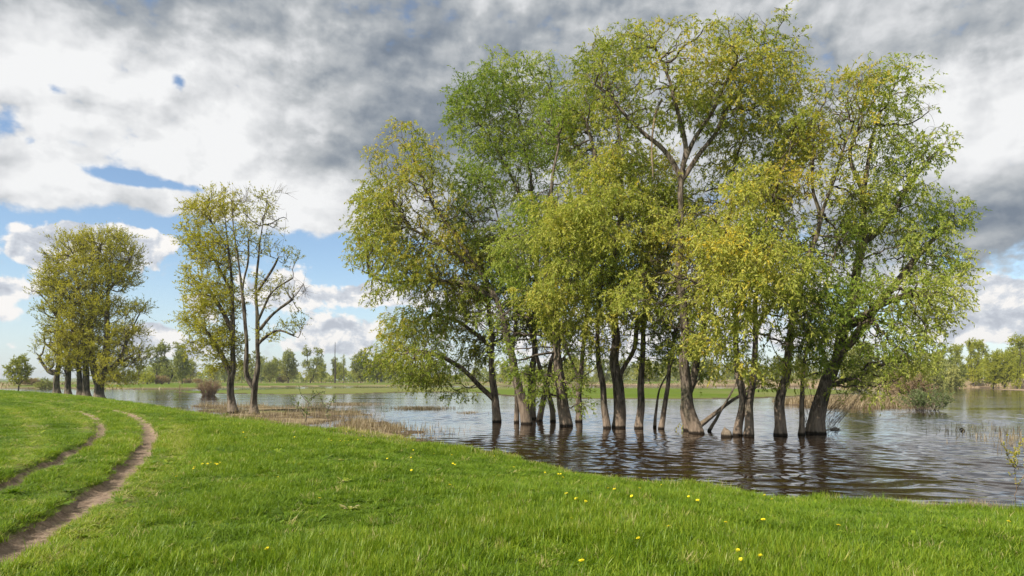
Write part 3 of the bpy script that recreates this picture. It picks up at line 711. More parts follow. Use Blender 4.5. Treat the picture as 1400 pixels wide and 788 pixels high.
def build_tree(name, label, cat, group, base, guides, lobes, r0, leafmat='leaf', barkmat='bark', step=.27, kill=.27, dens=13, n_per=3, tl=.75, droop=.7,
               leaf=(.12, .034), n_leaf=11, tint0=.45, tvar=.35, seed=1, rt=.006, pexp=2.25, rmax=.022, sag=0.0, flare=.10, gnarl=.15, tap=.62, wob=.05, bare=None, stemr=.004, extra_nodes=None, updir=.2, prune=0.0):
    base = np.array(base, float)
    g = [[np.array(q)-base for q in gg] for gg in guides]; lb = [(np.array(c)-base, np.array(rd), w) for c, rd, w in lobes]
    g[0] = [g[0][0]+np.array([0, 0, -1.0])]+g[0]
    pos, par, ng = skeleton(g, lb, step, kill, dens, seed, wob, sag)
    # relax the grown part
    n = len(pos); kid = np.full(n, -1); kid[par[1:]] = np.arange(1, n)
    for _ in range(2):
        q = pos.copy(); i = np.nonzero((kid >= 0) & (par >= 0) & (np.arange(n) > ng*0+ng))[0]
        q[i] = pos[i]*.5+.25*(pos[par[i]]+pos[kid[i]]); pos = q
    rad = pipe(par, n, rt, r0, pexp)
    pl = np.zeros(n)
    for i in range(1, n): pl[i] = pl[par[i]]+np.linalg.norm(pos[i]-pos[par[i]])
    rad = np.maximum(np.minimum(rad, r0*(1-.93*np.clip((pl-1)/(pl.max()*.86), 0, 1)**tap)), rt)
    root = link(name, None, loc=base); tag(root, label, cat, group)
    V, Fc = tubes(pos, par, rad, base_z=0.0, flare=flare, gnarl=gnarl)
    TV, TF = V, Fc
    r = np.random.default_rng(seed+5)
    sel = np.nonzero((rad < rmax) & (np.arange(n) > 4))[0]
    if prune > 0: 
        q = pos[sel]; sel = sel[vn(q[:, 0]*.5, q[:, 1]*.5, q[:, 2]*.5, s=seed)*.5+.5 > prune*r.uniform(.6, 1.4, len(sel))]
    bsel = np.array([], int)
    if bare:
        wb = pos[sel]+base; isb = np.zeros(len(sel), bool)
        for (c, rd) in bare: isb |= ((((wb-c)/rd)**2).sum(1) < 1)
        bsel = sel[isb]; sel = sel[~isb]
    sd_ = seed*13
    def tf(b, rr):
        q = (b+base)*.28
        return tint0+tvar*(fbm(b[:, 0]*.45, b[:, 1]*.45, b[:, 2]*.45, o=3, s=sd_)*1.2+fbm(q[:, 0], q[:, 1], q[:, 2], o=2, s=999)*1.5)+rr.normal(0, .13, len(b))
    SV, SF, LV, LF, tint = twigs(pos, par, rad, sel, n_per, tl, droop, seed+9, leaf[0], leaf[1], n_leaf, tf, stemr, updir=updir)
    Vs = [SV, LV]; Fs = np.vstack([SF, LF+len(SV)]); ts = np.concatenate([np.zeros(len(SF)), np.clip(tint, 0, 1)]); mi = np.concatenate([np.ones(len(SF)), np.zeros(len(LF))])
    link('crown', make_mesh('crown', np.vstack(Vs), Fs, False, [M[leafmat], M[barkmat]], mi, [('tint', 'FACE', 'FLOAT', ts)]), root)
    if len(bsel):
        SV, SF, _, _, _ = twigs(pos, par, rad, bsel, 4, tl*1.1, .0, seed+19, .01, .01, 1, tf, stemr*1.6, updir=.8)
        TF = np.vstack([TF, SF+len(TV)]); TV = np.vstack([TV, SV])
    link('trunk', make_mesh('trunk', TV, TF, True, [M[barkmat], M['deadwood']], (np.arange(len(TF)) >= len(Fc)).astype(int)), root)
    return root
def px_guides(D, gl):
    return [[P(q[0], q[1], D+(q[2] if len(q) > 2 else 0)) for q in g] for g in gl]
LS = 1.2
def px_lobes(D, ll):
    out = []
    if D < 46:
        jr = random.Random(int(ll[0][0]*3+ll[0][1])); l2 = []
        for q in ll:
            x, y, rx, ry = q[:4]; dd = q[4] if len(q) > 4 else 0; w = q[5] if len(q) > 5 else 1
            y = y+(13 if y < 150 else 0)
            l2.append((x, y, rx*.88, ry*.88, dd, w*.9))
            for _ in range(2):
                a = jr.uniform(0, 6.283); l2.append((x+math.cos(a)*rx*.95, y-math.sin(a)*ry*.95, rx*jr.uniform(.3, .5), ry*jr.uniform(.3, .5), dd+jr.uniform(-1, 1), w))
        ll = l2
    for q in ll:
        x, y, rx, ry = q[:4]; dd = q[4] if len(q) > 4 else 0; w = q[5] if len(q) > 5 else 1; Dq = D+dd; m = Dq/F
        out.append((P(x, y, Dq), (rx*m*LS, max(rx, ry)*1.7*m*LS, ry*m*LS), w*(D/36.0 if D < 45 else 1)**-.6))
    return out
GROVE = 'willows standing in the flood water'
TREES = [
 dict(label='slim dark willow, leftmost of the grove, with a low limb reaching left over the water', base=(677, 577), r0=.33,
  g=[[(677, 577), (676, 545), (672, 500), (671, 450), (668, 400), (655, 340), (640, 285)], [(676, 547), (650, 520, -.5), (625, 500, -1), (600, 487, -1.5), (570, 480, -2)], [(671, 475), (650, 455, .3), (625, 440, .6), (590, 430, .8)], [(668, 415), (640, 395), (600, 385)]],
  l=[(530, 492, 32, 22, -2), (575, 495, 42, 28, -2), (610, 505, 36, 22, -1), (560, 450, 40, 30, 1), (610, 440, 50, 30, 1), (640, 380, 45, 40), (640, 300, 38, 34), (640, 490, 25, 25, 1), (625, 535, 30, 12, -1), (580, 520, 24, 10, -2), (545, 515, 16, 10, -2)], m='leaf', tint=.42, droop=1.0, seed=3),
 dict(label='leaning willow sweeping up to the far left rounded crown of the grove', base=(721, 580), r0=.40,
  g=[[(721, 580), (712, 540), (700, 490), (688, 440), (678, 410), (655, 370), (620, 320), (590, 270), (572, 220)], [(678, 410), (640, 390), (590, 384), (535, 386), (500, 372)], [(655, 370), (600, 335), (550, 305), (515, 290)], [(690, 445), (665, 420, 1), (640, 395, 2)]],
  l=[(563, 198, 36, 24), (530, 232, 34, 28), (580, 235, 40, 32), (510, 300, 34, 34), (498, 348, 26, 26), (550, 290, 48, 38), (600, 290, 42, 38), (545, 345, 50, 30), (550, 392, 46, 26), (600, 350, 45, 40), (610, 400, 42, 26), (520, 265, 30, 26)], m='leaf', tint=.62, droop=.9, n=2, seed=4),
 dict(label='thin straight willow stem between the dark left trunk and the pale leaning one', base=(706, 578), r0=.19,
  g=[[(706, 578), (705, 530), (702, 470), (706, 420), (700, 360), (682, 300), (665, 255)]],
  l=[(650, 260, 36, 36, 1), (660, 330, 40, 36, 1), (690, 390, 36, 30)], m='leaf_green', tint=.4, droop=.6, seed=5),
 dict(label='tall willow with the fresh green top left of the grove centre, dark trunk behind', base=(728, 573), r0=.36,
  g=[[(728, 573), (729, 520), (731, 440), (735, 360), (732, 300), (722, 230), (708, 160), (697, 105)], [(731, 310), (705, 255), (675, 200), (650, 165), (630, 140)], [(735, 340), (755, 260), (760, 200), (752, 130)]],
  l=[(690, 95, 40, 22), (648, 122, 36, 26), (640, 165, 34, 26), (735, 100, 34, 26), (700, 140, 42, 32), (755, 135, 30, 34), (690, 190, 44, 30), (740, 190, 40, 36), (660, 210, 34, 26), (720, 250, 45, 36), (770, 240, 32, 34)], m='leaf_green', tint=.55, droop=.5, n=2, seed=6),
 dict(label='willow leaning right behind the big central trunk, left half of the grove', base=(738, 576), r0=.24,
  g=[[(738, 576), (746, 530), (760, 480), (786, 420), (800, 370), (806, 310)]],
  l=[(800, 330, 40, 40, 2), (770, 380, 40, 36, 2), (760, 470, 34, 30, 2), (745, 500, 26, 20, 2), (735, 430, 34, 34, 1), (720, 340, 34, 30, 1)], m='leaf', tint=.4, droop=.7, seed=7),
 dict(label='stout central-left willow with pale swollen base and leafy shoots at the waterline', base=(772, 583), r0=.44,
  g=[[(772, 583), (768, 540), (764, 500), (762, 455), (755, 410), (748, 360), (745, 310), (755, 250), (768, 190)], [(755, 410), (775, 360), (790, 300)], [(764, 500), (785, 470), (800, 440)]],
  l=[(765, 170, 34, 36, 1), (735, 300, 36, 36), (700, 350, 36, 30, -1), (730, 400, 36, 36, -1), (752, 525, 20, 22, -1), (790, 520, 20, 24, -1), (795, 555, 15, 14, -1), (700, 480, 30, 24, -1), (680, 430, 30, 26, -1), (715, 510, 24, 16, -1), (735, 545, 16, 14, -1), (800, 480, 24, 20, -1)], m='leaf_green', tint=.55, droop=.9, seed=8),
 dict(label='thin willow leaning left, its foot touching the stout pale-based trunk', base=(757, 577), r0=.22,
  g=[[(757, 577), (748, 530), (738, 500), (724, 450), (700, 400), (670, 350)]],
  l=[(670, 350, 40, 34, 1), (650, 400, 34, 26, 1), (700, 440, 34, 30, 1), (660, 470, 30, 24, 1)], m='leaf', tint=.5, droop=.8, seed=9),
 dict(label='dark willow half hidden by hanging shoots just right of the stout pale base', base=(791, 577), r0=.26,
  g=[[(791, 577), (793, 520), (799, 460), (805, 400), (820, 340), (830, 290)], [(793, 520), (775, 480), (765, 440)]],
  l=[(820, 300, 40, 36, 3), (790, 440, 36, 34, 1), (845, 400, 32, 34, 3), (830, 470, 28, 24, 2)], m='leaf_green', tint=.45, droop=.8, seed=10),
 dict(label='pale slender willow with a yellow weeping crown in the middle of the grove', base=(830, 586), r0=.25,
  g=[[(830, 586), (824, 540), (821, 500), (819, 430), (823, 380), (817, 335)], [(821, 390), (790, 350), (760, 335)], [(822, 385), (850, 345), (875, 325)]],
  l=[(790, 305, 48, 30, -2), (835, 275, 42, 24, -2), (755, 335, 40, 34, -2), (875, 300, 40, 30, -2), (830, 340, 55, 36, -2), (780, 385, 44, 34, -2), (860, 395, 44, 40, -2), (825, 430, 34, 28, -2), (815, 475, 18, 16, -1), (850, 465, 26, 20, -1), (770, 440, 30, 24, -1), (800, 245, 34, 30, -1, .6), (850, 225, 32, 30, -1, .6), (760, 280, 34, 28, -1, .6), (895, 265, 28, 26, -1, .6), (870, 345, 36, 30, -2, .8), (730, 400, 30, 26, -1, .7)], m='leaf_yellow', tint=.5, droop=1.0, seed=11),
 dict(label='thick mossy willow trunk forking low, right beside the pale slender stem', base=(846, 585), r0=.44,
  g=[[(846, 585), (845, 540), (843, 500), (838, 435), (836, 380), (848, 300), (850, 210), (835, 130)], [(844, 525), (862, 484), (872, 450), (888, 400), (880, 320)], [(848, 300), (820, 230), (800, 170)]],
  l=[(815, 100, 34, 30, 1), (850, 55, 40, 22, 1), (800, 160, 34, 36, 1), (845, 150, 40, 36, 1), (820, 225, 42, 34, 1), (880, 230, 34, 34, 1), (890, 350, 30, 34, 2), (800, 70, 20, 16, 1)], m='leaf', tint=.55, droop=.8, seed=12),
 dict(label='straight grey-brown willow trunk right of the mossy forked one', base=(875, 586), r0=.28,
  g=[[(875, 586), (877, 520), (880, 470), (883, 400), (895, 330), (905, 270)]],
  l=[(905, 290, 34, 38, 2), (890, 430, 32, 34, 1), (865, 470, 26, 26, 1), (885, 505, 24, 16, 1), (890, 380, 34, 34, 0), (870, 440, 26, 26, 0), (900, 470, 26, 22, 0)], m='leaf', tint=.5, droop=.9, seed=13),
 dict(label='thinnest sapling stem in the water between two middle trunks', base=(894, 585), r0=.12,
  g=[[(894, 585), (896, 560), (904, 532), (915, 505), (922, 480)]], l=[(915, 495, 18, 22)], m='leaf_green', tint=.5, droop=.6, seed=14),
 dict(label='slim willow leaning right, between the straight grey-brown trunk and the tallest willow', base=(905, 587), r0=.19,
  g=[[(905, 587), (910, 545), (914, 520), (920, 476), (930, 420), (936, 360)]],
  l=[(935, 380, 40, 42, -1), (915, 440, 34, 34, -1), (905, 330, 34, 30, -1), (935, 470, 24, 22, -1)], m='leaf_yellow', tint=.5, droop=.9, seed=15),
 dict(label='tallest willow, curved thick trunk rising to the high wide crown of open limbs', base=(954, 593), r0=.40,
  g=[[(954, 593), (945, 562), (938, 531), (936, 500), (937, 460), (930, 400), (931, 320), (932, 252), (936, 232)], [(932, 245), (905, 205), (880, 182), (855, 158), (830, 128), (800, 108)], [(933, 240), (935, 200), (927, 160), (920, 120), (908, 90), (895, 58)], [(936, 220), (952, 188), (975, 152), (992, 118), (1010, 75)], [(934, 245), (960, 205), (985, 170), (1005, 135), (1045, 60)], [(932, 250), (900, 228), (870, 210), (845, 200)]],
  l=[(895, 40, 34, 18), (855, 62, 34, 22), (825, 85, 30, 22), (940, 52, 40, 24), (990, 42, 38, 22), (1038, 28, 36, 18), (1068, 62, 32, 28), (960, 90, 50, 30), (880, 105, 44, 30), (1015, 90, 46, 34), (925, 135, 42, 28), (1070, 110, 32, 32), (985, 140, 40, 28), (840, 130, 36, 26), (860, 170, 30, 20), (1030, 140, 36, 26)], m='leaf', tint=.6, droop=.8, n=2, seed=16, snag=1),
 dict(label='willow behind the tallest one with a splayed root and a limb arching right', base=(940, 589), r0=.30,
  g=[[(940, 589), (938, 560), (946, 520), (958, 470), (968, 420), (985, 350), (1000, 290), (1035, 245), (1068, 222)], [(938, 565), (930, 580), (921, 592)], [(1000, 290), (1005, 230), (1020, 180)]],
  l=[(1075, 205, 40, 30, 1), (1025, 200, 40, 34, 1), (1040, 270, 38, 26, 1), (985, 300, 40, 34, 1), (975, 230, 34, 34, 1), (930, 280, 34, 30, 1), (970, 460, 30, 30, 2), (960, 510, 22, 16, 2), (960, 330, 34, 30, 0), (1000, 350, 34, 30, 1)], m='leaf', tint=.6, droop=.8, seed=17),
 dict(label='dark half of the twin trunks right of the small stump', base=(1010, 596), r0=.24,
  g=[[(1010, 596), (1013, 560), (1012, 520), (1005, 460), (1012, 400), (1040, 335), (1060, 275), (1080, 200)]],
  l=[(1085, 190, 36, 36, 1), (1060, 260, 36, 34, 1), (1030, 330, 40, 36, 1), (1075, 320, 34, 34, 1), (1015, 480, 26, 26, 2), (1045, 520, 20, 14, 2), (1100, 130, 28, 28, 1)], m='leaf', tint=.6, droop=.8, seed=18),
 dict(label='light half of the twin trunks, bearing the brightest yellow drooping foliage', base=(1022, 597), r0=.27,
  g=[[(1022, 597), (1027, 550), (1030, 510), (1034, 470), (1030, 420), (1040, 370)], [(1031, 440), (1000, 400), (960, 370)], [(1033, 450), (1060, 410), (1080, 390)]],
  l=[(960, 345, 45, 34, -2), (1010, 345, 48, 32, -2), (910, 360, 36, 30, -2), (1060, 380, 44, 34, -2), (990, 400, 52, 34, -2), (940, 410, 36, 34, -2), (1045, 430, 44, 34, -2), (1085, 430, 28, 34, -2), (1000, 450, 36, 26, -2), (1065, 475, 34, 28, -2), (1035, 500, 26, 14, -2), (950, 465, 34, 20, -2), (990, 490, 26, 16, -1), (1085, 500, 24, 16, -1), (910, 430, 34, 24, -2), (880, 400, 30, 24, -2), (985, 290, 38, 30, -1, .6), (1040, 320, 38, 30, -1, .6), (930, 310, 34, 28, -2, .7), (1090, 370, 30, 34, -1, .7), (1110, 450, 28, 28, -1, .8), (1120, 400, 26, 26, -1, .6), (1020, 250, 30, 26, 0, .5)], m='leaf_yellow', tint=.5, droop=1.0, seed=19),
 dict(label='straight pale-based willow trunk standing alone right of the twin trunks', base=(1066, 596), r0=.33,
  g=[[(1066, 596), (1068, 560), (1073, 513), (1078, 470), (1088, 415), (1108, 350), (1122, 300), (1140, 250), (1155, 200), (1170, 150)], [(1122, 300), (1110, 240), (1115, 180)]],
  l=[(1140, 130, 36, 30), (1175, 105, 34, 24), (1115, 180, 36, 36), (1150, 190, 36, 36), (1110, 260, 38, 34), (1150, 270, 34, 34), (1090, 330, 34, 34, 1), (1140, 340, 34, 30, 1), (1105, 400, 30, 30, 1), (1125, 450, 26, 24, 1)], m='leaf', tint=.6, droop=.7, n=2, seed=20),
 dict(label='thin mossy willow stem rubbing against the broad dark trunk on the right', base=(1093, 595), r0=.17,
  g=[[(1093, 595), (1096, 546), (1098, 500), (1110, 440), (1130, 380), (1146, 330)]],
  l=[(1140, 330, 36, 36, 1), (1120, 410, 36, 34, -1), (1110, 470, 28, 26, -1), (1160, 380, 30, 30, 1), (1140, 500, 26, 18, 1)], m='leaf_green', tint=.5, droop=.8, seed=21),
 dict(label='broad dark willow at the right end with a brushy base of shoots', base=(1113, 593), r0=.52,
  g=[[(1113, 593), (1121, 555), (1132, 522), (1143, 490), (1155, 450), (1168, 400), (1176, 340), (1182, 270), (1195, 190), (1205, 130)], [(1143, 490), (1190, 430), (1230, 380), (1270, 335), (1305, 305)], [(1128, 530), (1180, 512), (1225, 490), (1270, 468)], [(1176, 335), (1215, 300), (1245, 250), (1275, 215)], [(1155, 450), (1200, 420, -2), (1250, 400, -3)], [(1182, 270), (1165, 210), (1180, 160)]],
  l=[(1205, 100, 40, 24, 0, .8), (1175, 300, 34, 34, 0), (1195, 260, 34, 30), (1240, 150, 34, 28, 0, .8), (1270, 200, 28, 26, 0, .8), (1215, 210, 42, 34, 0, .8), (1180, 160, 30, 34, 0, .8), (1230, 265, 38, 28, 0, .7), (1300, 292, 30, 24), (1258, 320, 36, 28), (1210, 340, 40, 34), (1280, 365, 38, 26), (1308, 400, 22, 22, -2), (1225, 400, 46, 32, -2), (1270, 430, 38, 26, -2), (1175, 410, 40, 38, -2), (1200, 460, 46, 30, -2), (1250, 475, 38, 24, -2), (1160, 480, 36, 30, -1), (1205, 510, 34, 26, -2), (1190, 535, 22, 16, -2), (1235, 515, 30, 18, -2), (1150, 525, 22, 16, -1), (1262, 500, 20, 14, -2)], m='leaf_green', tint=.7, droop=.9, n=2, seed=22, shoots=1),
]
def build_grove():
    for t in TREES:
        bx, by = t['base']; D = Wd(by); base = P(bx, by, D)
        yel = t['m'] == 'leaf_yellow'
        root = build_tree('willow_tree', t['label'], 'willow', GROVE, base, px_guides(D, t['g']), px_lobes(D, t['l']), t['r0']*.82, leafmat=t['m'], tint0=t['tint'], droop=t['droop'], seed=t['seed'],
                          tl=.85 if yel else .75, n_per=3 if yel else 2, n_leaf=14, prune=.44, pexp=2.0, leaf=(.17, .058) if yel else (.16, .053), tvar=.4)
        if t.get('snag'):
            g = [np.array(P(x, y, D-.6))-base for x, y in [(893, 242), (891, 205), (893, 175), (898, 150), (905, 137)]]
            pos = resample(g, .15); n = len(pos); par = np.arange(n)-1; rad = np.linspace(.025, .05, n)
            V, Fc = tubes(pos, par, rad); link('broken_branch', make_mesh('broken_branch', V, Fc, True, [M['twig_red']]), root)
            g = [np.array(P(x, y, D-.6))-base for x, y in [(898, 150), (901, 143), (905, 135)]]; pos = resample(g, .1); n = len(pos)
            V, Fc = tubes(pos, np.arange(n)-1, np.linspace(.075, .03, n)); link('bare_tip', make_mesh('bare_tip', V, Fc, True, [M['deadwood']]), root)
        if t.get('shoots'):
            r = np.random.default_rng(5); Vs = []; Fs = []; off = 0
            for k in range(110):
                a = r.uniform(0, 6.283); h = r.uniform(.3, 2.2); b0 = np.array([math.cos(a)*.5+r.uniform(0, .6), math.sin(a)*.45, r.uniform(-.2, 1.2)])
                e = b0+np.array([math.cos(a)*h*.6+.35*h, math.sin(a)*h*.5, h]); mid = (b0+e)/2+r.normal(0, .12, 3)
                pos = resample([b0, mid, e], .2); n = len(pos)
                V, Fc = tubes(pos, np.arange(n)-1, np.linspace(.010, .003, n)); Vs.append(V); Fs.append(Fc+off); off += len(V)
            link('base_shoots', make_mesh('base_shoots', np.vstack(Vs), np.vstack(Fs), True, [M['bark_grey']]), root)
build_grove()
# log, stump, driftwood
def single_tube(name, pts, rads, mat, label, cat, base, step=.12, gnarl=.25, group=None, cap=True):
    base = np.array(base); pos = resample([np.array(p)-base for p in pts], step); n = len(pos); rad = np.interp(np.linspace(0, 1, n), np.linspace(0, 1, len(rads)), rads)
    V, Fc = tubes(pos, np.arange(n)-1, rad, mincls=((.04, 14), (0, 6)), gnarl=gnarl, flare=0)
    root = link(name, make_mesh(name, V, Fc, True, [M[mat]]), loc=base); tag(root, label, cat, group); return root
D = 33.0
b = P(950, 590, D)
lg = build_tree('leaning_trunk', 'half fallen dark trunk slanting up right from behind the curved thick willow', 'fallen trunk', None, b, px_guides(D, [[(950, 590), (965, 575), (985, 560), (1008, 543), (1030, 527), (1055, 505)]]), px_lobes(D, [(1050, 500, 18, 14), (1035, 520, 12, 8)]), .17, leafmat='leaf_green', n_per=2, seed=41, pexp=3.2, flare=.1)
b = P(968, 591, 32)
build_tree('willow_tree', 'thin crooked stem crossing under the half fallen trunk', 'willow', GROVE, b, px_guides(32, [[(968, 591), (976, 575), (984, 562), (996, 545), (1006, 522), (1010, 495)]]), px_lobes(32, [(1012, 490, 14, 18)]), .10, leafmat='leaf_green', n_per=2, seed=42, pexp=3)
b = P(993, 598, Wd(598)); single_tube('tree_stump', [b+np.array([.05, 0, -.5]), b+np.array([0, 0, .12]), b+np.array([-.06, 0, .33]), b+np.array([-.07, 0, .42]), b+np.array([-.07, 0, .44])], [.26, .25, .23, .20, .0], 'bark_grey', 'short weathered stump poking out of the water left of the twin trunks', 'stump', b, .08)
b = P(1141, 588, Wd(588)); single_tube('driftwood', [b+np.array([-.3, .1, -.1]), b+np.array([-.05, 0, .03]), b+np.array([.1, 0, .07]), b+np.array([.35, 0, -.08])], [.05, .08, .06, .02], 'deadwood', 'small pale driftwood lump floating right of the broad dark willow', 'driftwood', b, .06)

# left clump of big poplars
CL = 'old trees in the clump at the far left'
LEFT = [
 dict(label='biggest old tree of the left clump, twin dark stems at its right edge', base=(135, 537.5), r0=.62,
  g=[[(135, 537.5), (137, 520), (145, 480), (146, 430), (149, 385), (156, 345)], [(134, 528), (127, 500), (124, 460), (126, 410), (134, 360), (140, 325)], [(139, 512), (160, 497), (172, 470), (178, 445), (190, 425)], [(160, 498), (178, 488), (190, 480)], [(147, 400), (165, 375), (180, 350)]],
  l=[(128, 338, 16, 16), (150, 330, 18, 14), (172, 345, 17, 18), (180, 375, 10, 14), (160, 385, 22, 16), (135, 375, 18, 22), (190, 425, 12, 9), (150, 425, 18, 18), (172, 455, 20, 12), (150, 470, 20, 22), (188, 485, 13, 11), (125, 430, 16, 20), (165, 500, 22, 14), (158, 522, 18, 8)], seed=51, tint=.45),
 dict(label='old tree with golden crown second from right in the left clump', base=(118, 536.5), r0=.48,
  g=[[(118, 536.5), (117, 510), (116, 470), (111, 430), (106, 385), (100, 345)], [(116, 465), (98, 455), (85, 450)]],
  l=[(100, 335, 20, 14), (85, 355, 16, 14), (110, 365, 16, 18), (92, 390, 18, 18), (115, 410, 18, 22), (110, 455, 22, 22), (115, 495, 20, 16)], seed=52, tint=.65),
 dict(label='middle old tree of the left clump, pale trunk close to its neighbour', base=(109, 536.5), r0=.38,
  g=[[(109, 536.5), (108, 510), (103, 470), (92, 430), (80, 395), (72, 370)]],
  l=[(78, 380, 16, 16), (68, 395, 13, 11), (90, 420, 18, 18), (100, 470, 16, 18)], seed=53, tint=.6),
 dict(label='old tree second from left in the left clump with bare reddish twigs', base=(93, 536), r0=.42,
  g=[[(93, 536), (92, 500), (86, 450), (72, 425), (58, 405), (48, 398)], [(91, 490), (75, 480), (62, 470)]],
  l=[(58, 400, 13, 9), (70, 425, 14, 12), (78, 450, 16, 14), (90, 490, 18, 16), (65, 465, 12, 10)], seed=54, tint=.4, prune=.4),
 dict(label='leftmost old tree of the left clump with short crooked side limb', base=(77, 536), r0=.45,
  g=[[(77, 536), (78, 512), (81, 480), (80, 440), (84, 400)], [(78, 512), (68, 508), (60, 500), (54, 490)]],
  l=[(60, 488, 11, 12), (66, 468, 12, 12), (82, 455, 14, 18), (84, 500, 14, 16), (85, 410, 14, 14)], seed=55, tint=.35, prune=.45)]
for t in LEFT:
    D = 88.0; bx, by = t['base']; X = (bx-700)/F*D; z = hz(X, D); base = np.array((X, D, z))
    build_tree('old_poplar', t['label'], 'tree', CL, base, [[base]+gg[1:] if i == 0 else gg for i, gg in enumerate(px_guides(D, t['g']))], px_lobes(D, t['l']), t['r0']*1.2, wob=.02, sag=-.3, leafmat='leaf_gold', barkmat='bark_grey',
               step=.42, kill=.42, dens=3.2, pexp=2.0, n_per=3, tl=1.2, droop=.05, leaf=(.21, .085), n_leaf=12, tint0=t['tint'], seed=t['seed'], rt=.012, rmax=.05, stemr=.010, updir=1.0, prune=t.get('prune', .18)+.12, tap=.5, gnarl=.2, flare=.35)
# two trees
PR = 'pair of old trees on the marshy edge'
D = 50.0; base = P(318, 560, D); base[2] = hz(base[0], D)-.05
build_tree('old_poplar', 'left tree of the pair, crown leaning left with yellow-green leaves', 'tree', PR, base, px_guides(D, [[(318, 560), (316, 530), (318, 500), (318, 450), (317, 400), (313, 340), (306, 285)], [(316, 512), (300, 480), (282, 452), (262, 432)], [(318, 455), (295, 410), (272, 382)], [(317, 400), (290, 350), (268, 322)], [(313, 345), (290, 305), (270, 285)], [(316, 515), (330, 500), (340, 490)]]),
    px_lobes(D, [(275, 295, 20, 16), (300, 285, 20, 18), (262, 325, 14, 16), (280, 345, 20, 20), (265, 385, 17, 14), (300, 350, 18, 26), (282, 415, 22, 20), (262, 438, 15, 14), (305, 410, 17, 30), (285, 460, 24, 16), (270, 480, 16, 10), (310, 475, 16, 22), (300, 500, 18, 9)]), .38, leafmat='leaf_gold', barkmat='bark_grey',
    step=.34, kill=.36, dens=6, pexp=2.0, tap=.40, wob=.02, sag=-.2, n_per=4, tl=.9, droop=.3, leaf=(.17, .065), n_leaf=11, tint0=.5, seed=61, rt=.008, rmax=.03, stemr=.007, updir=.7, prune=.2, gnarl=.3, flare=.25)
D = 47.5; base = P(347, 565, D); base[2] = hz(base[0], D)-.05
r = lambda x, y, rx, ry: (P(x, y, D), np.array([rx, 60, ry])*D/F)
build_tree('old_poplar', 'right tree of the pair, split trunk, sparse crown and bare dead top branches', 'tree', PR, base, px_guides(D, [[(347, 565), (348, 540), (350, 515), (352, 490), (352, 440), (350, 395), (354, 340), (362, 290), (366, 262)], [(348, 532), (337, 510), (337, 470), (331, 400), (323, 340), (318, 290), (313, 248)], [(352, 455), (375, 428), (400, 408), (414, 388)], [(352, 470), (380, 452), (408, 462)], [(351, 400), (375, 362), (388, 330), (392, 290)], [(331, 400), (340, 340), (336, 290), (338, 262)], [(352, 440), (372, 400), (400, 380)]]),
    px_lobes(D, [(350, 285, 20, 18), (335, 280, 16, 16), (372, 300, 16, 20), (345, 330, 18, 24), (378, 345, 16, 16), (398, 355, 15, 11), (402, 400, 14, 14), (380, 395, 18, 12), (395, 450, 20, 10), (405, 430, 12, 10), (360, 400, 14, 22), (370, 460, 16, 12), (325, 330, 12, 24), (386, 280, 8, 16, 0, .6), (314, 262, 7, 14, 0, .6)]), .36, leafmat='leaf_gold', barkmat='bark_grey',
    step=.34, kill=.36, dens=4.5, pexp=2.0, tap=.32, wob=.02, sag=-.25, n_per=2, tl=.8, droop=.25, leaf=(.15, .06), n_leaf=10, tint0=.35, seed=62, rt=.008, rmax=.03, stemr=.008, updir=.7, prune=.3, gnarl=.35, flare=.3,
    bare=[r(388, 285, 16, 40), r(414, 390, 16, 30), r(313, 262, 16, 30), r(335, 265, 12, 18)])

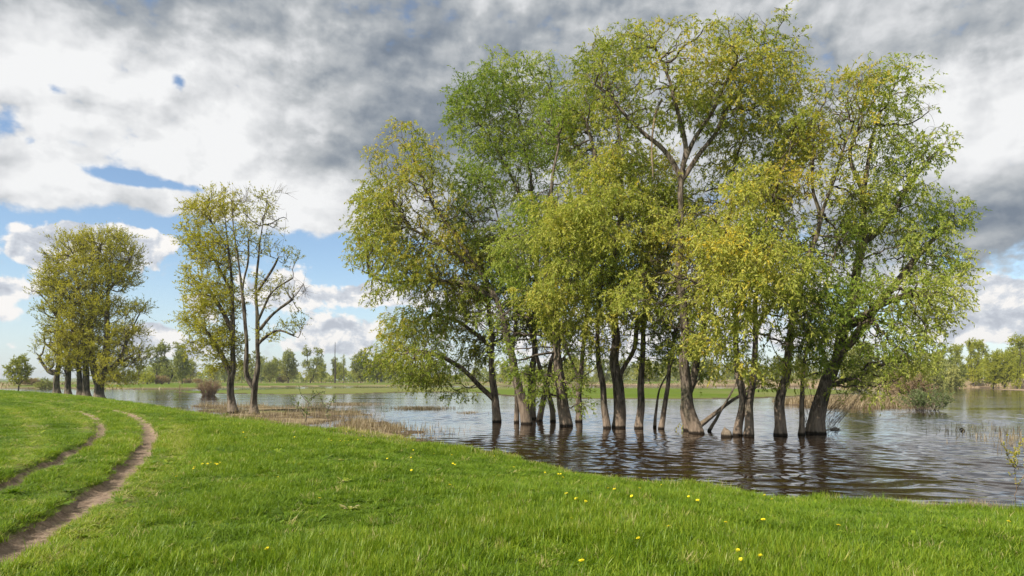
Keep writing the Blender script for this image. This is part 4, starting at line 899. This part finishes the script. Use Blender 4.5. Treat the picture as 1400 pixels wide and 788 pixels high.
# ------------------------------------------------------------------ far trees (prototypes, then copies)
def proto(kind, seed, label):
    r = np.random.default_rng(seed); H = 14.0
    def lob(*a): return [(np.array([x, y, z]), np.array(rr), 1.0) for x, y, z, rr in a]
    if kind == 'round': g = [[(0, 0, 0), (.2, 0, 2), (-.3, .2, 5), (0, 0, 9)], [(.1, 0, 1.5), (2, .5, 4), (3.2, .5, 7)], [(0, 0, 1.8), (-2, 0, 4.5), (-3, -.3, 7)]]; l = lob((0, 0, 9, (3.5, 3.5, 3.5)), (3, 0, 7, (2.6, 2.6, 2.8)), (-3, 0, 7, (2.5, 2.5, 3)), (0, 0, 4, (3.8, 3.4, 2.6)), (2, 1, 11, (2, 2, 2)))
    elif kind == 'tall': g = [[(0, 0, 0), (.3, 0, 4), (.1, 0, 8), (.6, 0, 12)], [(.2, 0, 5), (-1.5, 0, 8), (-2.3, 0, 11)]]; l = lob((.5, 0, 12, (2.4, 2.4, 1.8)), (-2, 0, 10.5, (1.8, 1.8, 1.7)), (1.8, .4, 9, (1.8, 1.8, 1.6)), (0, 0, 5.5, (2, 2, 2.2)), (-1, 0, 8, (1.5, 1.5, 1.3)))
    elif kind == 'twin': g = [[(-.8, 0, 0), (-1, 0, 4), (-2, 0, 8), (-2.2, 0, 12)], [(-.8, 0, .5), (1, 0, 4), (2.1, 0, 8), (2.6, 0, 12)]]; l = lob((-2.2, 0, 11.5, (1.9, 2, 2.2)), (2.6, 0, 12, (2.1, 2, 1.8)), (-2.5, 0, 7, (2, 2, 1.8)), (2.6, 0, 8, (2.2, 2, 2)), (0, 0, 3.5, (3.4, 3, 2.6)))
    elif kind == 'sparse': g = [[(0, 0, 0), (.2, 0, 4), (-.3, 0, 8), (.2, 0, 13)], [(0, 0, 4), (2, 0, 7), (2.5, 0, 10)], [(0, 0, 6), (-2, 0, 9), (-2.4, 0, 11)]]; l = lob((0, 0, 11.5, (1.6, 1.6, 2.2)), (2.3, 0, 9, (1.4, 1.4, 1.6)), (-2, 0, 9.5, (1.4, 1.4, 1.6)), (0, 0, 6, (2, 2, 1.5)))
    elif kind == 'bush': g = [[(0, 0, 0), (.3, 0, 1.5), (.6, 0, 4)], [(0, 0, .3), (2, 0, 2), (3.5, 0, 3.5)], [(0, 0, .3), (-2, 0, 2), (-3.5, 0, 3.4)], [(0, 0, .3), (0, 1.5, 2), (0, 2.5, 3)]]; l = lob((0, 0, 3.2, (3.4, 2.6, 2.4)), (3, 0, 2.4, (2.2, 2, 1.8)), (-3, 0, 2.2, (2.2, 2, 1.7)), (0, 0, 1.5, (4, 2.6, 1.2)))
    else: g = [[(0, 0, 0), (.1, 0, 5), (0, 0, 9), (.1, 0, 13)]]; l = lob((0, 0, 12, (1.2, 1.2, 2)), (.3, 0, 9, (1.8, 1.8, 2)), (0, 0, 6, (2.2, 2.2, 2)), (0, 0, 3.4, (2.2, 2.2, 1.4)))
    mats = {'round': 'leaf_far', 'tall': 'leaf_far', 'twin': 'leaf_far', 'sparse': 'leaf_far', 'bush': 'leaf_far', 'spire': 'leaf_far_yellow'}
    base = np.zeros(3); lp = 7 if kind in ('sparse',) else 11
    leafmat = label
    return build_tree('tmp', 'x', 'tree', None, base, [[np.array(q, float) for q in gg] for gg in g], l, .32 if kind != 'bush' else .2, leafmat=leafmat, barkmat='bark_far', step=.6, kill=.7, dens=1.1, pexp=2.1, n_per=3 if kind == 'sparse' else 4, tl=1.1, droop=.3,
                      leaf=(.36, .19), n_leaf=lp, tint0=.45, tvar=.4, seed=seed, rt=.02, rmax=.09, stemr=.02, updir=.4, prune=.12)
PROT = {}
def far_tree(kind, leafm, px, D, H, label, cat='tree', group=None, name='far_tree', wide=1.0, rot=None, z=None):
    key = (kind, leafm)
    H0 = {'bush': 5.2}.get(kind, 14.0)
    if key not in PROT:
        PROT[key] = proto(kind, 100+len(PROT)*7, leafm); src = PROT[key]; first = True
    else: src = PROT[key]; first = False
    if first: o = src
    else:
        o = src.copy(); COL.objects.link(o)
        for ch in [c for c in src.children]:
            c = ch.copy(); COL.objects.link(c); c.parent = o
    o.name = name; X = (px-700)/F*D; s_ = H/H0; o.location = (X, D, (hz(X, D) if z is None else z)-.1); o.scale = (s_*wide, s_*wide, s_)
    o.rotation_euler = (0, 0, random.uniform(0, 6.28) if rot is None else rot)
    tag(o, label, cat); 
    if group: o['group'] = group
    return o
LW, LY, LR = 'leaf_far', 'leaf_far_yellow', 'leaf_red'
far_tree('tall', LW, 213, 260, 15.5, 'slender far tree, leftmost of the three tall ones behind the brown shrub mound', rot=.3)
far_tree('twin', LW, 234, 262, 17, 'tallest far tree with two stems behind the brown shrub mound', rot=0)
far_tree('round', LW, 249, 258, 14, 'far tree with drooping side, right of the two-stemmed tall one', wide=.7)
far_tree('sparse', LW, 189, 250, 12.5, 'thin half bare far tree just right of the left clump', wide=.6)
far_tree('bush', LY, 201, 225, 4.3, 'yellow-green round bush on the far meadow right of the left clump', 'bush', name='bush', wide=.7)
far_tree('bush', LR, 221, 228, 3.0, 'low brown shrub mound on the far meadow beside the yellow-green bush', 'shrub', name='shrub', wide=1.2)
far_tree('bush', LR, 254, 300, 2.2, 'small brown shrub right of the low brown mound', 'shrub', name='shrub', wide=1.6)
far_tree('bush', LR, 270, 310, 2.2, 'small brown shrub left of the bare shrub in the water', 'shrub', name='shrub', wide=1.6)
far_tree('round', LY, 25, 135, 7.6, 'small solitary round tree at the far left edge', 'tree', name='small_tree', rot=.4, wide=.85, z=-.2)
far_tree('bush', LW, 62, 190, 3.2, 'small grey-green bush between the solitary tree and the left clump', 'bush', name='bush', wide=.8)
far_tree('bush', LR, 44, 210, 2.2, 'rusty low shrub behind the small solitary tree', 'shrub', name='shrub', wide=1.6)
far_tree('round', LW, 394, 330, 17.5, 'broad far willow left of the two-stemmed one, middle distance', rot=1.1, wide=.8)
far_tree('round', LW, 368, 340, 12, 'dark round far tree just right of the tree pair', wide=.8)
far_tree('twin', LW, 427, 325, 18, 'two-stemmed far willow above the open water in the centre left', rot=0, wide=.9)
far_tree('tall', LW, 457, 330, 13, 'narrow dark far tree right of the two-stemmed willow', wide=.6)
far_tree('sparse', LW, 470, 328, 14, 'thin grey far tree with bare twigs beside the narrow dark one', wide=.8)
far_tree('round', LW, 493, 325, 17.5, 'broad far willow left of the drooping grove branches', wide=.8)
far_tree('round', LW, 516, 330, 15, 'far willow behind the tips of the drooping grove branches', wide=.7)
b = P(458, 528, 322); single_tube('dead_tree', [np.array((b[0], b[1], hz(b[0], b[1])-.2)), np.array((b[0]+.2, b[1], 7)), np.array((b[0], b[1], 13)), np.array((b[0]+.1, b[1], 19.5))], [.35, .28, .2, .08], 'bark_far', 'tall bare dead trunk sticking up from the far tree line', 'dead tree', (b[0], b[1], -.2), 1.5)
far_tree('bush', LR, 560, 318, 5, 'rusty leafless far shrub seen under the left grove branches', 'shrub', name='shrub', wide=.5)
far_tree('bush', LR, 387, 345, 4, 'rusty low shrub right of the dark round far tree', 'shrub', name='shrub', wide=.8)
G = 'trees of the far tree line'
for i in range(46):
    px = 150+i*19.5+random.uniform(-8, 8)
    if px > 1060: break
    far_tree(random.choice(['round', 'tall', 'twin', 'bush', 'round']), LW if random.random() < .6 else LY, px, random.uniform(400, 470), random.uniform(11, 17), 'muted green tree in the distant tree line beyond the flooded meadow', group=G, wide=random.uniform(.7, 1.1))
# right side
far_tree('twin', LY, 1332, 215, 15.5, 'thin fan-shaped pale tree on the right far bank', rot=.2, wide=.6)
far_tree('round', LY, 1358, 205, 12.5, 'bright yellow-green tree with dark trunk right of the fan-shaped one', wide=.75)
far_tree('round', LY, 1374, 203, 13.5, 'yellow-green tree second from the right edge on the far bank', wide=.7)
far_tree('spire', LY, 1391, 198, 11, 'pale cream-green small tree at the right edge of the far bank', wide=.8)
far_tree('tall', LY, 1396, 212, 17, 'tall tree cut by the right edge of the view on the far bank', wide=.9)
far_tree('bush', LW, 1302, 202, 9, 'round grey-green willow bush at the right far waterline', 'bush', name='bush', wide=.72)
far_tree('bush', LW, 1276, 208, 7, 'smaller willow bush left of the round one at the right far bank', 'bush', name='bush', wide=.8)
far_tree('round', LY, 1283, 225, 11, 'light green tree behind the willow bushes on the right far bank', wide=.8)
far_tree('bush', LR, 1247, 98, 4.4, 'rusty pink leafless shrub on the spit behind the right willow', 'shrub', name='shrub', wide=.75)
far_tree('bush', LR, 1225, 105, 4.6, 'rusty shrub left of its twin behind the right willow branches', 'shrub', name='shrub', wide=.75)
far_tree('round', LW, 1175, 86, 8.5, 'dark shaded tree on the spit behind the broad right willow', name='small_tree', wide=.8)
G2 = 'trees of the right far woodland'
for i in range(26):
    px = 1065+i*17+random.uniform(-6, 6)
    far_tree(random.choice(['round', 'tall', 'twin', 'spire', 'round']), LY if px > 1240 or random.random() < .4 else LW, px, random.uniform(232, 290), random.uniform(11, 15.5) if px > 1240 else random.uniform(9, 13), 'spring green tree of the woodland row along the right far bank', group=G2, wide=random.uniform(.7, 1.0))
# woodland mass behind everything
def woodland(name, label, segs, mat, seed, lw=.9):
    r = np.random.default_rng(seed); LV = []; tint = []
    for (px0, px1, D0, D1, H, n) in segs:
        px = r.uniform(px0, px1, n); D = r.uniform(D0, D1, n); x = (px-700)/F*D
        top = H*(.75+.45*vn(px*.06, px*0, s=seed)+.25*vn(px*.21, px*0+4, s=seed)); z = (r.uniform(0, 1, n)**.8)*top+.2
        LV.append(np.stack([x, D, z], 1)); tint.append(np.clip(.4+.5*vn(px*.15, z*.25, s=seed+2)+r.normal(0, .2, n), 0, 1))
    c = np.vstack(LV); n = len(c); a = r.normal(size=(n, 3)); a /= np.linalg.norm(a, axis=1)[:, None]; b_ = np.cross(a, r.normal(size=(n, 3))); b_ /= np.linalg.norm(b_, axis=1)[:, None]
    s_ = (lw*r.uniform(.5, 1.2, n))[:, None]*(c[:, 1:2]/450)
    V = np.stack([c-a*s_, c-b_*s_*.5, c+a*s_, c+b_*s_*.5], 1).reshape(-1, 3)
    o = link(name, make_mesh(name, V, np.arange(4*n).reshape(-1, 4), False, [M[mat]], None, [('tint', 'FACE', 'FLOAT', np.concatenate(tint))]))
    tag(o, label, 'woodland', None, 'stuff')
woodland('distant_woodland', 'continuous dark woodland closing the view behind the far tree line', [(150, 1290, 480, 520, 10, 42000)], 'leaf_far', 200)
woodland('right_woodland', 'dense yellow-green woodland behind the right far bank', [(1150, 1560, 295, 325, 10, 16000)], 'leaf_far_yellow', 201, 1.2)
woodland('horizon_woodland', 'thin bluish line of woods on the left horizon', [(-700, 420, 2300, 2500, 9, 5000)], 'leaf_far', 202, 1.0)

# ------------------------------------------------------------------ shrubs and saplings
def shrub(name, label, cat, base, n, h, spread, mat, leafmat=None, leaf=(.05, .02), nl=0, seed=1, stemr=.012, tint0=.5, group=None, upright=.5):
    r = np.random.default_rng(seed); pos = []; par = []; base = np.array(base)
    pos.append(np.zeros(3)+[0, 0, -.2]); par.append(-1)
    for k in range(n):
        a = r.uniform(0, 6.283); q = r.uniform(0, 1)**.6*spread; b0 = np.array([math.cos(a)*q*.45, math.sin(a)*q*.45, -.15])
        e = np.array([math.cos(a)*q, math.sin(a)*q, h*r.uniform(.65, 1.05)*math.sqrt(max(.05, 1-(q/spread)**2*.5))]); mid = b0*.6+e*.4+np.array([0, 0, h*.12*upright])+r.normal(0, .03*h, 3)
        c = resample([b0, mid, e], h/7); prev = 0
        for i, p_ in enumerate(c):
            pos.append(p_); par.append(-1 if i == 0 else prev); prev = len(pos)-1
            if i > 2 and r.uniform() < .75:
                d = (c[i]-c[i-1]); d = d/np.linalg.norm(d)+r.normal(0, .45, 3); d /= np.linalg.norm(d); L = h*.2; pp = prev
                for s_ in range(2): pos.append(pos[pp]+d*L*.5); par.append(pp); pp = len(pos)-1
    pos = np.array(pos); par = np.array(par); m = len(pos); rad = np.full(m, stemr)*(1.1-.85*np.clip(pos[:, 2]/h, 0, 1))
    V, Fc = tubes(pos, par, rad, mincls=((.03, 6), (0, 3)))
    root = link(name, None, loc=base); tag(root, label, cat, group)
    link('stems', make_mesh('stems', V, Fc, True, [M[mat]]), root)
    if leafmat:
        sel = np.nonzero((pos[:, 2] > h*.25) & (par > 0))[0]
        SV, SF, LV, LF, tint = twigs(pos, par, rad, sel, 1, h*.12, .1, seed+2, leaf[0], leaf[1], nl, lambda b_, rr: tint0+rr.normal(0, .2, len(b_)), stemr*.3)
        link('leaves', make_mesh('leaves', np.vstack([SV, LV]), np.vstack([SF, LF+len(SV)]), False, [M[leafmat], M[mat]], np.concatenate([np.ones(len(SF)), np.zeros(len(LF))]), [('tint', 'FACE', 'FLOAT', np.concatenate([np.zeros(len(SF)), np.clip(tint, 0, 1)]))]), root)
    return root
b = P(285, 541, Wd(541)); b[2] = WZ; shrub('bare_shrub', 'leafless straw-coloured shrub standing in the water left of the tree pair', 'shrub', b, 150, 2.4, 1.9, 'twig_red', 'leaf_red', (.12, .04), 3, 71, .03)
b = P(246, 535, 140); b[2] = WZ; shrub('sapling', 'tiny thin sapling on the small islet left of the bare shrub', 'sapling', b, 3, 2.0, .4, 'twig_red', 'leaf_red', (.15, .06), 2, 72, .04)
b = P(1262, 565, Wd(565)); shrub('leafy_shrub', 'light green leafy shrub growing out of the water below the right willow', 'shrub', P(1263, 562, 54), 60, 1.7, 1.9, 'bark_grey', 'leaf_pale', (.13, .05), 9, 73, .014, .35)
b = ground_px(440, 577); D = b[1]
def sapling(label, D, stems, lf, leafmat, seed, base, mat='bark_grey', r0=.02, **k):
    g = px_guides(D, stems); base = np.array(base)
    return build_tree('sapling', label, 'sapling', None, base, g, [], r0, leafmat=leafmat, barkmat=mat, step=.12, seed=seed, n_leaf=lf, rt=.004, rmax=.03, flare=.1, **k)
def sapling2(label, base, D, stems, leafmat, seed, leaf, nl, r0=.02, tl=.12, n_per=1, mat='bark_grey', tint0=.6, s0=.3):
    r = np.random.default_rng(seed); pos = []; par = []; rad = []; base = np.array(base)
    for g in stems:
        c = resample([P(x, y, D+r.normal(0, .2))-base for x, y in g], .1)
        for i, p_ in enumerate(c): pos.append(p_+(r.normal(0, .01, 3) if i else 0)); par.append(-1 if i == 0 else len(pos)-2); rad.append(r0*(1-.75*i/len(c)))
    pos = np.array(pos); par = np.array(par); rad = np.array(rad)
    V, Fc = tubes(pos, par, rad, mincls=((.02, 7), (0, 4)))
    root = link('sapling', None, loc=base); tag(root, label, 'sapling')
    link('stems', make_mesh('stems', V, Fc, True, [M[mat]]), root)
    zz = pos[:, 2]; sel = np.nonzero((par >= 0) & (zz > s0*zz.max()))[0]
    SV, SF, LV, LF, tint = twigs(pos, par, rad, sel, n_per, tl, -.3, seed+2, leaf[0], leaf[1], nl, lambda b_, rr: tint0+rr.normal(0, .2, len(b_)), .004)
    link('leaves', make_mesh('leaves', np.vstack([SV, LV]), np.vstack([SF, LF+len(SV)]), False, [M[leafmat], M[mat]], np.concatenate([np.ones(len(SF)), np.zeros(len(LF))]), [('tint', 'FACE', 'FLOAT', np.concatenate([np.zeros(len(SF)), np.clip(tint, 0, 1)]))]), root)
D = 36.0; b = P(418, 576, D); b[2] = hz(b[0], b[1])-.05
sapling2('pale-leaved sapling on the marshy shelf right of the tree pair', b, D, [[(418, 577), (412, 562), (405, 550), (400, 541)], [(418, 577), (420, 560), (425, 545), (428, 532)], [(420, 565), (408, 556), (396, 552)], [(422, 552), (412, 540), (410, 531)], [(448, 580), (446, 562), (440, 548), (434, 536)], [(446, 565), (452, 552), (458, 542)], [(425, 545), (436, 538), (446, 534)]], 'leaf_pale', 81, (.11, .07), 4, .025, .22)
D = 13.6; b = P(1388, 690, D); b[2] = min(hz(b[0], b[1]), WZ)-.05
sapling2('thin yellowish sapling rising from the near waterline at the right edge', b, D, [[(1388, 694), (1389, 668), (1388, 640), (1385, 615), (1382, 597)], [(1388, 640), (1378, 624), (1372, 606)], [(1389, 668), (1398, 655), (1406, 630), (1412, 610)], [(1386, 625), (1394, 612), (1396, 600)]], 'leaf_gold', 82, (.035, .024), 7, .008, .10, 2, 'twig_red', .6, .5)

# ------------------------------------------------------------------ two dark bits of driftwood on the open water
for px, py, lb in ((1314.5, 587.5, 'upper one of two dark wood bits on the open water at right'), (1316, 590.5, 'lower one of two dark wood bits on the open water at right')):
    b = P(px, py, Wd(py)); single_tube('driftwood', [b+np.array([-.10, 0, -.02]), b+np.array([-.03, 0, .04]), b+np.array([.05, 0, .05]), b+np.array([.11, 0, -.02])], [.02, .035, .03, .01], 'bark', lb, 'driftwood', b, .03)

# ------------------------------------------------------------------ dandelions
def dandelion_parts():
    V = []; Fc = []
    r = np.random.default_rng(3)
    for ring, (n, L, up) in enumerate(((18, .022, .15), (16, .019, .45), (12, .013, .9), (8, .007, 1.6))):
        for k in range(n):
            a = 2*math.pi*(k+.5*ring)/n+r.normal(0, .05); L2 = L*r.uniform(.85, 1.1); c, s_ = math.cos(a), math.sin(a); w = .0032
            b0 = len(V); z0 = .002*ring
            for f, ww in ((.1, .6), (.65, 1), (1, .7)):
                rr = L2*f; z = z0+up*L2*f*.5
                V += [(c*rr-s_*w*ww, s_*rr+c*w*ww, z), (c*rr+s_*w*ww, s_*rr-c*w*ww, z)]
            Fc += [(b0, b0+1, b0+3, b0+2), (b0+2, b0+3, b0+5, b0+4)]
    head = make_mesh('flower_head', np.array(V), np.array(Fc), False, [M['petal']])
    pos = resample([np.array((0, 0, 0.)), np.array((.008, .004, .08)), np.array((0, 0, .16))], .02); n = len(pos)
    sv, sf = tubes(pos, np.arange(n)-1, np.full(n, .003), mincls=((0, 6),)); stem = make_mesh('stem', sv, sf, True, [M['stem']])
    return head, stem
head_me, stem_me = dandelion_parts()
D_ALL = [(878, 748, 'large open dandelion in the foreground grass below the grove centre'), (1010, 762, 'dandelion at the upper left of the foreground trio on the right'), (1018, 777, 'lowest small dandelion of the foreground trio on the right'), (1042, 773, 'rightmost dandelion of the foreground trio on the right'), (1143, 730, 'single dandelion in open grass right of the foreground trio'), (1045, 721, 'single dandelion in grass above the foreground trio'), (990, 726, 'small dandelion left of and above the foreground trio'), (372, 761, 'lone dandelion near the bottom edge in the left centre'), (798, 782, 'dandelion nearest the bottom edge at the centre'), (1374, 722, 'faded small dandelion near the right waterline'), (613, 670, 'lone dandelion in the middle of the grass slope'), (433, 690, 'lone dandelion in the dark green grass left of centre')]
CLU = {'small dandelion in the row of blooms near the wheel track': [(280, 638), (283, 638.5), (287, 637), (292, 638), (298, 638.5), (304, 636), (264, 644), (268, 645), (243, 658), (381, 659)],
 'small dandelion on the upper grass slope above the left centre': [(451, 602), (454, 604), (467, 604), (470, 605.5), (473, 603), (478, 604), (483, 603), (489, 602), (496, 595), (458, 589), (474, 590), (527, 597), (521, 600), (533, 600), (539, 597), (545, 607), (556, 605), (586, 611), (587, 613), (565, 616), (563, 628), (594, 621), (617, 623), (619, 636), (622, 638)],
 'small dandelion along the grass edge below the flooded trunks': [(674, 623), (701, 638), (565, 647), (530, 630), (735, 632), (790, 647), (744, 649), (763, 650), (768, 651), (767, 656)],
 'small dandelion in the patches along the right grass slope': [(905, 665), (940, 673), (944, 675), (949, 677), (953, 678), (944, 685), (954, 692), (835, 674), (842, 675), (868, 683), (872, 674), (778, 682), (793, 688), (797, 692), (778, 716), (917, 732), (1047, 681), (1058, 688)],
 'tiny dandelion on the far part of the bank beyond the tracks': [(311, 574), (337, 579), (353, 580), (364, 581), (335, 600), (405, 598), (333, 592)]}
root0 = None
def dandelion(px, py, label, group):
    global root0
    b = ground_px(px, py+4); D = b[1]
    D = D; z = b[2]; h = CZ-(py-HZ)/F*D-z; h = min(max(h, .12), .24); r = random.Random(int(px*7+py))
    if root0 is None:
        o = link('dandelion', None); link('flower_head', head_me, o, (0, 0, .16)); link('stem', stem_me, o); root0 = o
    else:
        o = root0.copy(); COL.objects.link(o)
        for ch in root0.children:
            c = ch.copy(); COL.objects.link(c); c.parent = o
    s_ = h/.16; o.location = b; k = r.uniform(.8, 1.15); o.scale = (k, k, s_); o.rotation_euler = (r.uniform(-.1, .65), r.uniform(-.35, .35), r.uniform(-.5, .5))
    o['label'] = label; o['category'] = 'dandelion'; o['group'] = group
for px, py, lb in D_ALL: dandelion(px, py, lb, 'dandelions in the foreground grass')
for lb, pts in CLU.items():
    for px, py in pts: dandelion(px, py, lb, lb.replace('small ', '').replace('tiny ', '').replace('dandelion ', 'dandelions '))

# ------------------------------------------------------------------ air
hv = [(x, y, z) for z in (-4.0, 45.0) for y in (-330, 6100) for x in (-6100, 6100)]
hm = bpy.data.materials.new('haze_air'); hm.use_nodes = True; nt = hm.node_tree; nt.nodes.remove(nt.nodes['Principled BSDF'])
pv = nt.nodes.new('ShaderNodeVolumePrincipled'); pv.inputs['Color'].default_value = (.80, .86, .92, 1); pv.inputs['Density'].default_value = .0002; pv.inputs['Anisotropy'].default_value = .2
nt.links.new(pv.outputs[0], nt.nodes['Material Output'].inputs['Volume'])
ho = link('haze', make_mesh('haze', hv, np.array([[0, 2, 3, 1], [4, 5, 7, 6], [0, 1, 5, 4], [2, 6, 7, 3], [0, 4, 6, 2], [1, 3, 7, 5]]), False, [hm])); tag(ho, 'faint pale haze over the far meadows', 'haze', None, 'stuff')
